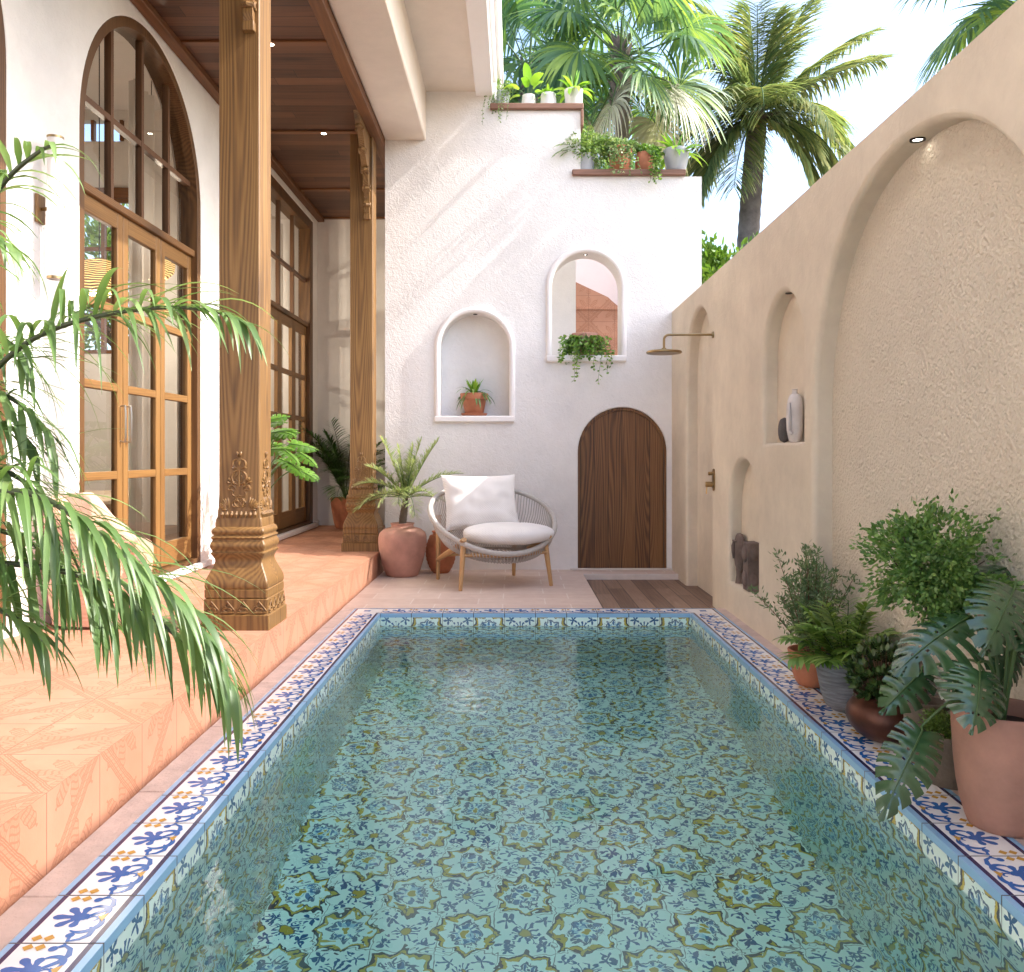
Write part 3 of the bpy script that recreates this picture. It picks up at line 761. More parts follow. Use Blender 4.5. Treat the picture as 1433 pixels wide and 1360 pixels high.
def glazed(y0, y1, kind, label, nleaf=3, open_leaf=None):
    """timber frame with transom, upper lights and glazed leaves, in the plane X=-2.95"""
    c = (y0+y1)/2; w = (y1-y0)/2
    t = empty('glazed_doors', (-2.95, c, .30), label, 'glazed doors', 'timber glazed doors along the porch')
    mp = lambda a, b, d: (.075-d, a-c, b-.30)
    zt = 3.13; bottom = .30
    mb = MB()
    if kind == 'arch':
        o_ = arch(c, w-.003, bottom, 3.49, 40); i_ = arch(c, w-.075, bottom+.04, 3.49, 40)
    else:
        o_ = [(y0+.003, bottom), (y1-.003, bottom), (y1-.003, 4.587), (y0+.003, 4.587)]; i_ = [(y0+.16, bottom+.04), (y1-.16, bottom+.04), (y1-.16, 4.45), (y0+.16, 4.45)]
    panel(mb, o_, [i_], mp, .17, er=.006)
    mb.build('door_frame', M['door_oak_frame'], t)
    i0 = y0+.075 if kind == 'arch' else y0+.16; i1 = y1-.075 if kind == 'arch' else y1-.16
    mb = MB(); mb.box(-.10, .05, i0-c, i1-c, 3.07-.3, 3.13-.3, 0, .006); mb.build('transom', M['oak_y'], t)
    # upper lights
    mb = MB(); nv = 4
    for k in range(1, nv):
        y = i0+(i1-i0)*k/nv
        top = 3.49+math.sqrt(max(0, (w-.07)**2-(y-c)**2)) if kind == 'arch' else 4.45
        mb.box(-.03, .02, y-c-.022, y-c+.022, 2.83, top-.30+.005)
    hw = math.sqrt((w-.07)**2-(3.72-3.49)**2) if kind == 'arch' else (i1-i0)/2
    mb.box(-.028, .018, -hw, hw, 3.70-.3, 3.745-.3)
    mb.build('glazing_bar', M['oak_dark'], t)
    mb = MB()
    g = arch(c, w-.08, 3.13, 3.49, 40) if kind == 'arch' else [(i0, 3.13), (i1, 3.13), (i1, 4.45), (i0, 4.45)]
    face_loops(mb, [g], 0, lambda a, b, d: (-.005, a-c, b-.3)); mb.build('fan_light', M['glass'], t)
    # leaves
    lw = (i1-i0)/nleaf
    for k in range(nleaf):
        a = i0+lw*k-c; b = a+lw
        z0, z1 = .045, 3.068-.3
        mb = MB(); sw = .085; g = .006
        a += g; b -= g; dx = 0 if k != open_leaf else .0
        mb.box(-.03, .02, a, a+sw, z0, z1, 0, .005); mb.box(-.03, .02, b-sw, b, z0, z1, 0, .005)
        rails = [(z0, z0+.20), (.80, .86), (1.445, 1.505), (2.02, 2.08), (z1-.12, z1)]
        lf = mb.build('door_leaf', M['door_oak'], t)
        mr = MB()
        for r0, r1 in rails: mr.box(-.028, .018, a+sw+.0005, b-sw-.0005, r0, r1, 0, .004)
        mr.build('rail', M['door_oak_y'], lf)
        mg = MB(); mg.quad((-.005, a+sw, z0+.2), (-.005, b-sw, z0+.2), (-.005, b-sw, z1-.12), (-.005, a+sw, z1-.12)); mg.build('pane', M['glass'], lf)
        if k < 2:
            yy = b-sw/2 if k == 0 else a+sw/2
            mh = MB(); L = [(.02, yy, 1.34), (.055, yy, 1.345), (.06, yy, 1.30), (.06, yy, 1.12), (.055, yy, 1.075), (.02, yy, 1.08)]
            mh.tube(L, .008, 8); mh.build('handle', M['steel'], lf)
    return t
M['door_oak_frame'] = wood('dark_oak_frame', (.05, .02, .006), (.125, .058, .018), (.21, .105, .036), 'z', 1, .5); M['oak_dark'] = wood('muntin_wood', (.07, .03, .012), (.13, .06, .025), (.2, .1, .045), 'z', 1, .5, cath=False)
M['door_oak_y'] = wood('door_oak_rail', (.13, .06, .017), (.25, .13, .040), (.36, .205, .072), 'y', 1, .5, cath=False)
glazed(5.79, 8.03, 'arch', 'arched timber glazed doors behind the near carved column')
glazed(2.72, 4.96, 'arch', 'arched timber glazed doors cut by the left picture edge')
glazed(9.4, 12.5, 'rect', 'rectangular timber glazed doors at the far end of the porch', 4)

# ------------------------------------------------------------------ carved columns
def carving(mb, f):
    """scroll ornament on a column face; f(u, z, out) -> local point; drawn with thin round ribs"""
    def sc(cx, cz, r0, r1, a0, a1, rad=.007, n=16, mirror=True):
        for s in ((1, -1) if mirror else (1,)):
            pts = []; rr = []
            for i in range(n+1):
                t = i/n; r = r0+(r1-r0)*t; a = R(a0+(a1-a0)*t)
                pts.append(f(s*(cx+r*cos(a)), cz+r*sin(a), .004)); rr.append(rad*(.55+.45*sin(PI*min(1, t*1.1))))
            mb.tube(pts, rr, 6)
    def leafr(x, z, ang, L, w=.009):
        for s in (1, -1):
            pts = [f(s*(x+cos(R(ang))*L*t), z+sin(R(ang))*L*t, .003+.004*sin(PI*t)) for t in (0, .3, .6, .85, 1)]
            mb.tube(pts, [w*.35, w*.75, w, w*.8, w*.2], 6)
    for k in range(8): 
        u = -.098+.028*k; mb.tube([f(u, .905, .002), f(u, .925, .010), f(u, .942, .003)], [.009, .012, .007], 6)
    for a in range(8, 90, 13): leafr(.058+.010*cos(R(a)), .965, a-4, .052+.012*sin(R(a)), .0085)
    leafr(.07, .955, -2, .034)
    sc(.022, .985, .030, .008, 200, -200); sc(.0, 1.00, .030, .026, -90, 90, .007)
    sc(.024, 1.055, .006, .028, 90, -150); sc(.048, 1.078, .026, .010, 190, -90, .008); sc(.05, 1.05, .022, .022, 60, 160, .007)
    leafr(.048, 1.12, 60, .030); leafr(.052, 1.11, 25, .028); leafr(.03, 1.10, 80, .025)
    sc(0, 1.148, .046, .040, -88, 88, .009); sc(0, 1.14, .022, .02, -90, 90, .006)
    mb.tube([f(0, 1.09, .004), f(0, 1.19, .004)], .007, 6)
    sc(.012, 1.225, .024, .030, -90, 88, .0085); leafr(.028, 1.20, 18, .018)
    mb.tube([f(0, 1.215, .004), f(0, 1.245, .006)], [.006, .012], 6)
    leafr(.006, 1.268, 78, .034, .008); leafr(.0, 1.262, 90, .03, .006)
    sc(.02, 1.01, .012, .012, 0, 360, .005)
def column(Y, label):
    zc = .246
    t = empty('carved_column', (-1.645, Y, zc), label, 'column', 'carved timber porch columns')
    def sqloft(prof, mat, name, ch=.006):
        mb = MB(); ringn = 8; vs = []; fs = []
        for (hw, z) in prof:
            c = min(ch, hw*.2)
            for (sx, sy) in ((1, -1), (1, 1), (-1, 1), (-1, -1)):
                if (sx, sy) in ((1, 1), (-1, -1)): vs += [(sx*hw, sy*(hw-c), z-zc), (sx*(hw-c), sy*hw, z-zc)]
                else: vs += [(sx*(hw-c), sy*hw, z-zc), (sx*hw, sy*(hw-c), z-zc)]
        n = len(prof)
        for i in range(n-1):
            for k in range(8): fs.append((i*8+k, i*8+(k+1) % 8, (i+1)*8+(k+1) % 8, (i+1)*8+k))
        mb.add(vs, fs); mb.add(vs[-8:], [tuple(range(8))], 0, False); mb.add(vs[:8], [tuple(range(8))[::-1]], 0, False)
        return mb.build(name, mat, t, ang=32)
    prof = [(.201, .2465), (.201, .334), (.196, .338), (.190, .342), (.189, .426), (.185, .430), (.181, .434), (.187, .438), (.187, .482), (.182, .487), (.185, .492)]
    for k in range(13):      # ogee belly up to the waist
        q = k/12; prof.append((.187-.047*(q*q*(3-2*q))+.004*sin(PI*q), .500+.150*q))
    prof += [(.143, .664), (.152, .680), (.160, .694), (.160, .699), (.153, .703), (.153, .708)]
    for k in range(7): prof.append((.153+.011*sin(PI*k/6), .711+.058*k/6))
    prof += [(.152, .772), (.152, .778)]
    for k in range(5): prof.append((.154+.005*sin(PI*k/4), .780+.016*k/4))
    prof += [(.148, .799), (.148, .803)]
    for k in range(7): prof.append((.148+.008*sin(PI*k/6), .805+.038*k/6))
    prof += [(.138, .852), (.136, .895), (.133, .905)]
    b = sqloft(prof, M['oak'], 'base')
    sh = [(.131, .905), (.128, .93), (.1245, .98), (.122, 1.05)] + [(.122, z) for z in (2, 3, 4)] + [(.122, 4.735)]
    sqloft(sh, M['oak'], 'shaft')
    fw = lambda z: .128 if z < .94 else .1245 if z < .985 else .122
    for nm, ff in (('front', lambda u, z, o: (u, -fw(z)-o+.003, z-zc)), ('side', lambda u, z, o: (fw(z)+o-.003, u, z-zc))):
        mb = MB(); carving(mb, ff)
        # ornament band at the foot
        g = (lambda u, z, o: (u, -.189-o, z-zc)) if nm == 'front' else (lambda u, z, o: (.189+o, u, z-zc))
        for k in range(4):
            u0 = -.14+.0935*k
            mb.tube([g(u0-.04, .362, .002), g(u0, .415, .005), g(u0+.042, .362, .002)], [.004, .006, .004], 6)
            mb.tube([g(u0+.02*cos(a)*1.2, .366+.012*sin(a), .004) for a in [i*PI/4 for i in range(9)]], .005, 6)
            mb.tube([g(u0+.006*sin(i)-.012, .37+.009*i*.5, .004) for i in range(7)], .0045, 6)
            mb.tube([g(u0-.038, .352, .004), g(u0-.01, .349, .006), g(u0+.036, .353, .004)], .005, 6)
        mb.build('carving', M['oak'], t)
    # scrolled bracket reaching toward the camera side under the beam
    mb = MB()
    prof = []
    n = 44
    for k in range(n+1):
        q = k/n; z = 3.84+.885*q
        y = .03+.64*q**2.2 + .020*sin(q*PI*7)
        prof.append((-(.122+y), z))
    loop = [(-.118, 3.84)]+prof+[(-.118, 4.725)]
    panel(mb, [(p[0], p[1]-zc) for p in loop][::-1], [], lambda a, b_, d: (.035+d, a, b_), .058)
    for k in range(5):       # raised scroll ribs on the bracket's edge
        q = .12+.19*k; z = 3.84+.885*q; y = -(.122+.03+.64*q**2.2)
        for xs in (.03, .098):
            pts = [(xs, y+.03+(.045-.004*i)*cos(i*.55+k), z-zc+(.045-.004*i)*sin(i*.55+k)) for i in range(10)]
            mb.tube(pts, .009, 6)
        mb.tube([(.035, y-.008, z-zc), (.064, y-.022, z-zc), (.093, y-.008, z-zc)], .018, 8)
    mb.box(.03, .099, -.165, -.12, 3.80-zc, 3.86-zc, 0, .004)
    mb.build('bracket', M['oak'], t)
column(5.36, 'carved timber column standing nearest, beside the arched glazed doors')
column(9.535, 'carved timber column against the white end wall behind the potted palm')

# ------------------------------------------------------------------ fittings
def fittings():
    t = empty('wall_sconce', (-2.87, 5.28, 2.76), 'white cylindrical wall lamp on a wooden backplate beside the arched doors', 'wall lamp')
    mb = MB(); mb.box(.001, .022, -.045, .045, -.085, .085, 0, .004); mb.build('backplate', M['oak'], t)
    mb = MB(); mb.tube([(.02, 0, 0), (.09, -.02, 0)], .011, 10); mb.build('arm', M['brass'], t)
    mb = MB(); mb.lathe([(.040, -.42), (.044, -.425), (.046, -.42), (.046, .42), (.044, .425), (.040, .42), (.040, -.42)], 32, c=(.12, -.03, 0)); mb.build('shade', M['sconce'], t)
    for sg in (1, -1): mb = MB(); mb.lathe([(.047, sg*.412), (.0475, sg*.426), (.040, sg*.428)], 32, c=(.12, -.03, 0)); mb.build('rim', M['brass'], t)
    t = empty('rain_shower', (1.75, 7.71, 2.335), 'round brass rain shower head on a long arm from the beige wall', 'shower')
    mb = MB(); mb.tube([(-.001, 0, 0), (-.014, 0, 0)], [.030, .028], 20); mb.build('flange', M['brass'], t)
    mb = MB(); mb.tube([(-.01, 0, 0), (-.39, 0, 0)]+[(-.39-.045*sin(a), 0, -.045+.045*cos(a)) for a in (.3, .6, .9, 1.2, 1.5)]+[(-.435, 0, -.12)], .0105, 12); mb.build('arm', M['brass'], t)
    mb = MB(); mb.lathe([(0, -.118), (.02, -.118), (.024, -.135), (.145, -.142), (.155, -.150), (.155, -.160), (.148, -.166), (0, -.166)], 48, c=(-.435, 0, 0)); mb.build('disc', M['brass'], t)
    t = empty('shower_valve', (1.75, 7.68, 1.06), 'small brass shower valve with two knobs on the beige wall', 'shower valve')
    mb = MB(); L = [(.034*cos(a)+0, (.062+.034*sin(a))) for a in [PI*k/12 for k in range(13)]]+[(.034*cos(a), -.062+.034*sin(a)) for a in [PI+PI*k/12 for k in range(13)]]
    panel(mb, L, [], lambda a, b, d: (-.012+d, a, b), .011); mb.build('plate', M['brass'], t)
    for z, r, l in ((.055, .016, .05), (-.04, .024, .075)):
        mb = MB(); mb.tube([(-.012, 0, z), (-.02, 0, z), (-.022, 0, z), (-l, 0, z), (-l-.003, 0, z)], [r*.6, r*.6, r, r, r*.8], 16)
        if z < 0: mb.tube([(-l+.012, 0, z-.015), (-l+.005, 0, z-.085)], .006, 8)
        mb.build('knob', M['brass'], t)
    def recess(name, loc, label, r=.04, rot=0):
        o = empty(name, loc, label, 'downlight', 'small recessed downlights in the arches'); o.rotation_euler = (0, rot, 0) if not isinstance(rot, tuple) else rot
        mb = MB(); mb.lathe([(r*.62, .002), (r*.7, -.006), (r, -.006), (r, .003)], 28); mb.build('trim_ring', M['black_metal'], o)
        mb = MB(); mb.disc((0, 0, -.001), r*.62, 24); mb.build('lens', M['lamp'], o)
    # big arch soffit light: at angle on the arc
    th = R(72); c_, s_ = cos(th), sin(th)
    # position on the soffit measured from the photograph
    import itertools
    th = math.atan2(2.63-1.50, 3.86-3.95)
    def soff(Y):
        best = None
        for k in range(400):
            tt = PI*k/400; cc = cos(tt); y = 3.95+1.19*(abs(cc)**.93)*(1 if cc > 0 else -1); z = 1.50+1.2*sin(tt)**.95
            if best is None or abs(y-Y) < best[0]: best = (abs(y-Y), z, tt)
        return best[1], best[2]
    Yl = 3.935; zl, tl = soff(Yl)
    recess('downlight', (1.81, Yl, zl-.001), 'recessed spotlight in the soffit of the largest beige arch', .034)
    recess('downlight', (1.80, 5.75, 2.342), 'tiny recessed spotlight at the top of the upper beige niche', .022)
    recess('downlight', (BX1, 9.87, 2.860), 'tiny recessed spotlight at the top of the lower white niche', .024)
    recess('downlight', (BX2, 9.87, 3.531), 'tiny recessed spotlight at the top of the upper open arch', .024)
fittings()
# ------------------------------------------------------------------ plant generators
def nrm(v): 
    v = Vector(v); return v.normalized() if v.length > 1e-9 else Vector((0, 0, 1))
def blade(mb, p, d, L, W, droop=.3, seg=5, side=None, mi=0, fold=.0, prof=None, rnd=None):
    """one narrow leaf: strip of quads along a path that bends down"""
    p = Vector(p); d = nrm(d); vs = []; fs = []
    n = 3 if fold else 2
    for i in range(seg+1):
        t = i/seg
        w = W*(prof(t) if prof else (sin(PI*min(1, .12+t*.88))**.7)) * .5
        if i == seg: w = W*.02
        s = side if side is not None else d.cross(UP)
        s = s - d*s.dot(d); s = nrm(s) if s.length > 1e-3 else nrm(d.orthogonal())
        up = s.cross(d)
        if fold: vs += [p-s*w+up*w*fold, p.copy(), p+s*w+up*w*fold]
        else: vs += [p-s*w, p+s*w]
        p = p + d*(L/seg); d = nrm(d + Vector((0, 0, -droop/seg)))
        if side is not None: side = s
    for i in range(seg):
        if fold: fs += [(3*i, 3*i+1, 3*i+4, 3*i+3), (3*i+1, 3*i+2, 3*i+5, 3*i+4)]
        else: fs.append((2*i, 2*i+1, 2*i+3, 2*i+2))
    mb.add(vs, fs, mi)
def path_arc(p, d, L, droop, n=16):
    p = Vector(p); d = nrm(d); P = [p.copy()]
    for i in range(n):
        p = p + d*(L/n); d = nrm(d + Vector((0, 0, -droop/n*(.4+1.2*i/n)))); P.append(p.copy())
    return P
def spline(pts, n=30):
    pts = [Vector(p) for p in pts]; P = [pts[0]*2-pts[1]]+pts+[pts[-1]*2-pts[-2]]; out = []
    m = len(pts)-1
    for i in range(n+1):
        u = m*i/n; k = min(int(u), m-1); t = u-k; a, b, c, d = P[k:k+4]
        out.append(.5*((2*b)+(c-a)*t+(2*a-5*b+4*c-d)*t*t+(3*b-a-3*c+d)*t**3))
    return out
def frond(mb, P, rg, nleaf=40, LL=.3, LW=.02, t0=.12, droop=.5, fwd=.55, lift=.1, r0=.01, fold=0, seg=4, prof=None, mi=0, smi=1, jit=.12, wid=None, clump=0):
    """pinnate palm leaf on a given midrib path"""
    n = len(P)-1
    mb.tube(P, [r0*(1-.8*i/n)+.0012 for i in range(n+1)], 6, smi)
    for k in range(nleaf):
        t = t0+(1-t0)*(k+.5)/nleaf
        u = t*n; i = min(int(u), n-1); f = u-i
        p = P[i].lerp(P[i+1], f); d = nrm(P[i+1]-P[i])
        s = d.cross(UP); s = nrm(s) if s.length > .05 else Vector((1, 0, 0)); upv = nrm(s.cross(d))
        pr = (prof(t) if prof else (.35+.65*sin(PI*min(1, (t-t0)/(1-t0)*.86+.12))))
        for sg in (1, -1):
            L = LL*pr*(1+rg.uniform(-jit, jit))
            fw = fwd+rg.uniform(-jit, jit)+.9*max(0, t-.8)*3
            li = lift+rg.uniform(-.25, .25)*(1 if clump else .5)
            blade(mb, p, s*sg+d*fw+upv*li, L, LW*(1+rg.uniform(-.15, .2))*(.7+.3*pr), droop*(1+rg.uniform(-.3, .4)), seg, None, mi, fold)
def fan_leaf(mb, hub, d, up, Rr, rg, nseg=34, spread=300, droop=.5, mi=0, split=.55):
    d = nrm(d); s = nrm(d.cross(up)); u2 = nrm(s.cross(d))
    for k in range(nseg):
        a = R(-spread/2+spread*(k+.5)/nseg)
        dd = d*cos(a)+s*sin(a)
        L = Rr*(1-.25*abs(a)/R(spread/2)**1)*(1+rg.uniform(-.05, .05))
        wmax = 2*PI*(spread/360)/nseg*L*split*.98
        def prof(t, w=wmax, L=L):
            return min(t/split, 1)*1.0 if t < split else max(.05, 1-(t-split)/(1-split))
        side = -s*sin(0)+nrm((-d*sin(a)+s*cos(a)))
        blade(mb, hub, dd+u2*(.10), L, wmax, droop*(1+rg.uniform(-.2, .6)), 6, side, mi, .25 if k % 2 else -.25, prof)
def tuft(mb, c, n, L, W, rg, el=(20, 80), droop=1.2, mi=0, fold=.15, seg=6, prof=None):
    for k in range(n):
        az = 2*PI*k/n*1.0+rg.uniform(-.35, .35)+k*2.4; e = R(rg.uniform(*el))
        blade(mb, Vector(c)+Vector((cos(az), sin(az), 0))*.01, (cos(az)*cos(e), sin(az)*cos(e), sin(e)), L*rg.uniform(.75, 1.15), W*rg.uniform(.8, 1.2), droop*rg.uniform(.7, 1.3), seg, None, mi, fold, prof)
def leafq(mb, p, d, s, L, W, mi=0, curl=.15):
    """small oval leaf of four faces"""
    d = nrm(d); s = nrm(s); n = d.cross(s)
    q = [p, p+d*L*.35+s*W*.5+n*W*curl, p+d*L*.35, p+d*L*.35-s*W*.5+n*W*curl, p+d*L*.72+s*W*.38, p+d*L*.72, p+d*L*.72-s*W*.38, p+d*L-n*L*.08]
    mb.add(q, [(0, 1, 2), (0, 2, 3), (1, 4, 5, 2), (2, 5, 6, 3), (4, 7, 5), (5, 7, 6)], mi)
def rdir(rg, zmin=-1):
    while True:
        v = Vector((rg.uniform(-1, 1), rg.uniform(-1, 1), rg.uniform(zmin, 1)))
        if .05 < v.length < 1: return v.normalized()
def shrub(mb, c, rad, n, L, W, rg, clumps=14, mi=0, smi=None, root=None, hang=0, shell=.5, size=.45):
    """leaves gathered in clumps on twigs through an ellipsoid"""
    c = Vector(c); rad = Vector(rad); cs = []
    for k in range(clumps):
        v = rdir(rg); q = rg.uniform(shell, .9)
        cs.append((c+Vector((v.x*rad.x, v.y*rad.y, v.z*rad.z))*q, rg.uniform(.7, 1.25)*size))
    if smi is not None and root is not None:
        for p, _ in cs:
            m_ = Vector(root).lerp(p, .5)+rdir(rg)*rad.length*.06
            mb.tube([Vector(root), m_, p], [.006*rad.length*3, .004*rad.length*3, .0015], 5, smi)
    for k in range(n):
        p0, sz = cs[rg.randrange(clumps)]
        v = rdir(rg)*(rg.random()**.45)
        p = p0+Vector((v.x*rad.x, v.y*rad.y, v.z*rad.z))*sz
        out = nrm((p-c)+rdir(rg)*rad.length*.35+Vector((0, 0, -hang)))
        leafq(mb, p, out, out.cross(rdir(rg)), L*rg.uniform(.6, 1.25), W*rg.uniform(.7, 1.2), mi)
def vine(mb, p, d, L, rg, leafL=.03, leafW=.022, n=12, mi=0, smi=1, droop=2.2, sway=.25):
    P = [Vector(p)]; d = nrm(d)
    for i in range(n):
        d = nrm(d+Vector((rg.uniform(-sway, sway), rg.uniform(-sway, sway), -droop/n*2)))
        P.append(P[-1]+d*L/n)
    mb.tube(P, .0018, 4, smi)
    for i, q in enumerate(P[1:]):
        for _ in range(2):
            v = rdir(rg); v.z = -abs(v.z)*.5; leafq(mb, q, v, v.cross(rdir(rg)), leafL*rg.uniform(.6, 1.2), leafW*rg.uniform(.7, 1.2), mi)
def monstera_leaf(mb, base, tip, nrmv, W, rg, nslit=7, curve=.18, mi=0, hole=True):
    """split leaf: grid of cells with the slits and holes left open"""
    base, tip = Vector(base), Vector(tip); ax = tip-base; L = ax.length; d = ax/L
    n = nrm(Vector(nrmv)-d*Vector(nrmv).dot(d)); s = d.cross(n)
    NS, NTt = nslit*8, 9
    def pos(u, t, sg):
        # u along midrib -.18..1, t 0..1 across
        wd = W*.5*max(0.0, (sin(PI*min(1, max(0, (u+.02)*.86+.16)))**.62))*(1-.35*max(0, u-.55)/.45)
        uu = u - .20*t*(1-u)*.9 + .16*t*t*u
        mid = base+d*(uu*L)+n*(-curve*L*(uu-.25)**2)
        return mid+s*sg*wd*t - n*(wd*.42*t*t) + n*wd*.05*sin(u*nslit*2*PI)*t
    for sg in (1, -1):
        ph = rg.uniform(-.15, .15)
        grid = [[pos(i/NS, j/NTt, sg) for j in range(NTt+1)] for i in range(NS+1)]
        vs = [p for row in grid for p in row]; fs = []
        for i in range(NS):
            fph = ((i+.5)/NS*nslit+ph) % 1.0
            k = int((i+.5)/NS*nslit+ph)
            for j in range(NTt):
                t = (j+.5)/NTt
                slit = t > .38+.1*((k*37) % 5)/5 and abs(fph-.5) < .06+.13*(t-.35) and .06 < i/NS < .93
                hol = hole and .12 < t < .27 and abs(fph-.5) < .11 and .15 < i/NS < .85 and (k % 3 != 1)
                if slit or hol: continue
                q = (i*(NTt+1)+j, i*(NTt+1)+j+1, (i+1)*(NTt+1)+j+1, (i+1)*(NTt+1)+j)
                fs.append(q if sg > 0 else q[::-1])
        mb.add(vs, fs, mi)
    mb.tube([base-d*.0+n*.003]+[pos(q, 0, 1)+n*.003 for q in (.25, .5, .75, .97)], [.0035, .003, .0025, .002, .001], 5, 1)

def px(x, y, Y): 
    """measured point of the photograph at depth Y, in metres"""
    return Vector(((x-720)*Y/1226.6, Y, 1.287+(635-y)*Y/1226.6))

# ------------------------------------------------------------------ left foreground palm
def areca_front():
    rg = random.Random(5)
    t = empty('areca_palm', (-2.05, 2.22, .246), 'large feathery palm in a pot at the left edge, fronds arching over the terrace', 'palm')
    L0 = Vector((-2.05, 2.22, .246)); CP = Vector((0, 0, 1.287)); K_ = .80
    rel = lambda p: (CP+(Vector(p)-CP)*K_ if not isinstance(p, tuple) or p[2] > .61 else Vector((-2.0, 2.2, .62)))-L0
    mb = MB(); mb.lathe([(0, 0), (.17, 0), (.18, .01), (.23, .36), (.25, .37), (.25, .41), (.22, .41), (.215, .33), (0, .33)], 40); mb.build('pot', M['terra_pale'], t)
    mb = MB(); mb.disc((0, 0, .335), .215, 24); mb.build('soil', M['soil'], t)
    paths = [
      ([(-2.2, 2.75, .6), (-1.95, 2.72, 1.7), px(-30, 300, 2.72), px(15, 245, 2.68), px(55, 212, 2.62), px(74, 203, 2.6)], 13, .27, .0),
      ([(-2.22, 2.75, .6), (-2.1, 2.8, 1.3), px(-60, 560, 2.85), px(40, 478, 2.8), px(130, 444, 2.75), px(230, 430, 2.7), px(300, 436, 2.66), px(345, 452, 2.62)], 26, .30, .0),
      ([(-2.2, 2.7, .6), (-2.0, 2.66, 1.05), px(-60, 700, 2.6), px(40, 690, 2.55), px(120, 735, 2.5), px(190, 795, 2.46), px(240, 832, 2.44), px(290, 895, 2.42), px(325, 960, 2.4)], 30, .30, .1),
      ([(-2.2, 2.7, .6), (-2.05, 2.68, .95), px(-60, 790, 2.7), px(30, 790, 2.66), px(110, 805, 2.62), px(165, 830, 2.6), px(215, 865, 2.56), px(265, 905, 2.54), px(300, 940, 2.52)], 26, .27, .1),
      ([(-2.2, 2.72, .6), (-2.1, 2.7, 1.2), px(-70, 600, 2.9), px(-20, 590, 2.88), px(20, 600, 2.86), px(50, 628, 2.84)], 14, .27, .2),
      ([(-2.2, 2.78, .6), (-2.12, 2.9, 1.5), px(-70, 380, 3.0), px(-40, 330, 3.0), px(-10, 330, 3.0), px(22, 350, 3.0)], 14, .28, .2),
      ([(-2.2, 2.7, .6), (-2.1, 2.68, 1.05), px(-90, 640, 2.75), px(-20, 650, 2.72), px(35, 675, 2.7), px(70, 720, 2.68), px(85, 770, 2.66)], 18, .28, .1),
      ([(-2.2, 2.7, .6), (-2.1, 2.68, 1.0), px(-100, 560, 2.9), px(-30, 545, 2.9), px(20, 560, 2.88), px(60, 600, 2.86), px(80, 640, 2.85)], 16, .28, .1),
      ([(-2.2, 2.7, .6), (-2.1, 2.68, .95), px(-90, 740, 2.95), px(-10, 740, 2.9), px(60, 770, 2.86), px(120, 820, 2.84), px(160, 880, 2.8)], 18, .28, .1),
      ([(-2.2, 2.72, .6), (-2.1, 2.7, 1.2), px(-90, 500, 3.0), px(-30, 470, 2.98), px(15, 480, 2.96), px(45, 520, 2.94)], 15, .28, .2),
      ([(-2.2, 2.7, .6), (-2.05, 2.68, .95), px(-80, 860, 2.55), px(-20, 850, 2.5), px(30, 870, 2.48), px(60, 900, 2.46)], 14, .24, .1),
      ([(-2.28, 2.7, .6), (-2.5, 2.6, 1.3), (-2.75, 2.5, 1.8), (-2.85, 2.4, 1.9)], 20, .3, .2),
      ([(-2.25, 2.8, .6), (-2.3, 3.1, 1.4), (-2.35, 3.4, 1.9), (-2.4, 3.7, 2.0)], 20, .3, .2),
    ]
    for i, (pts, nl, LL, t0) in enumerate(paths):
        mb = MB(); P = spline([rel(p) for p in pts], 34)
        lens = [0]
        for a, b in zip(P, P[1:]): lens.append(lens[-1]+(b-a).length)
        n = len(P)-1
        mb.tube(P, [.0088*(1-.75*k/n)+.0013 for k in range(n+1)], 8, 1)
        st = lens[-1]*(.36 if i < 4 else .4)
        m = int(nl*2.6)
        for k in range(m):
            s_ = st+(lens[-1]-st)*(k+.3)/m
            j = max(q for q in range(n) if lens[q] <= s_); f = (s_-lens[j])/max(1e-6, lens[j+1]-lens[j])
            p = P[j].lerp(P[j+1], f); d = nrm(P[j+1]-P[j])
            s = nrm(d.cross(UP)); up = nrm(s.cross(d)); tt = (k+.3)/m
            for sg in (1, -1):
                LLk = LL*K_*(.9+.5*sin(PI*min(1, tt*.8+.15)))*rg.uniform(.72, 1.22)*(1-.3*tt)
                lift = rg.choice((1.3, .8, .4, .1, -.15)) if tt < .9 else .2
                blade(mb, p, s*sg*rg.uniform(.55, 1.0)+d*(rg.uniform(.35, .9)+.8*tt)+up*lift, LLk, .0172*rg.uniform(.6, 1.25), rg.uniform(1.0, 3.2), 8, None, 0, .22, lambda t: min(1, .35+t*2.6) if t < .25 else (1-((t-.25)/.75)**1.7*.97))
        mb.build('frond', [M['areca'], M['stem_dark']], t, ang=0)
areca_front()

def pot(t, prof, mat, n=44, soil=None, wob=0):
    mb = MB(); mb.lathe(prof, n, wob=wob); mb.build('pot', mat, t)
    if soil: mb = MB(); mb.disc((0, 0, soil[1]), soil[0], 24, bump=.01); mb.build('soil', M['soil'], t)
def tapered(r0, r1, h, lip=.0, th=.012):
    P = [(0, 0), (r0*.96, 0), (r0, .006)]
    for k in range(1, 9): q = k/8; P.append((r0+(r1-r0)*q, .006+(h-lip-.006)*q))
    if lip: P += [(r1+.012, h-lip+.004), (r1+.014, h-.004), (r1+.01, h)]
    else: P += [(r1, h-.002), (r1-.003, h)]
    P += [(r1-th+.002, h), (r1-th, h-.004), (r1-th-.004, h-.04), (0, h-.04)]
    return P
def bowl(r0, r1, h, th=.014, rb=None, n=12, e=.5):
    P = [(0, 0), (r0*.9, 0)]
    for k in range(n+1): q = k/n; P.append((r0+(r1-r0)*q**e, .004+(h-.008)*q))
    P += [(r1-.003, h), (r1-th+.003, h), (r1-th, h-.004), (r1-th-.006, h-.05), (0, h-.05)]
    return P

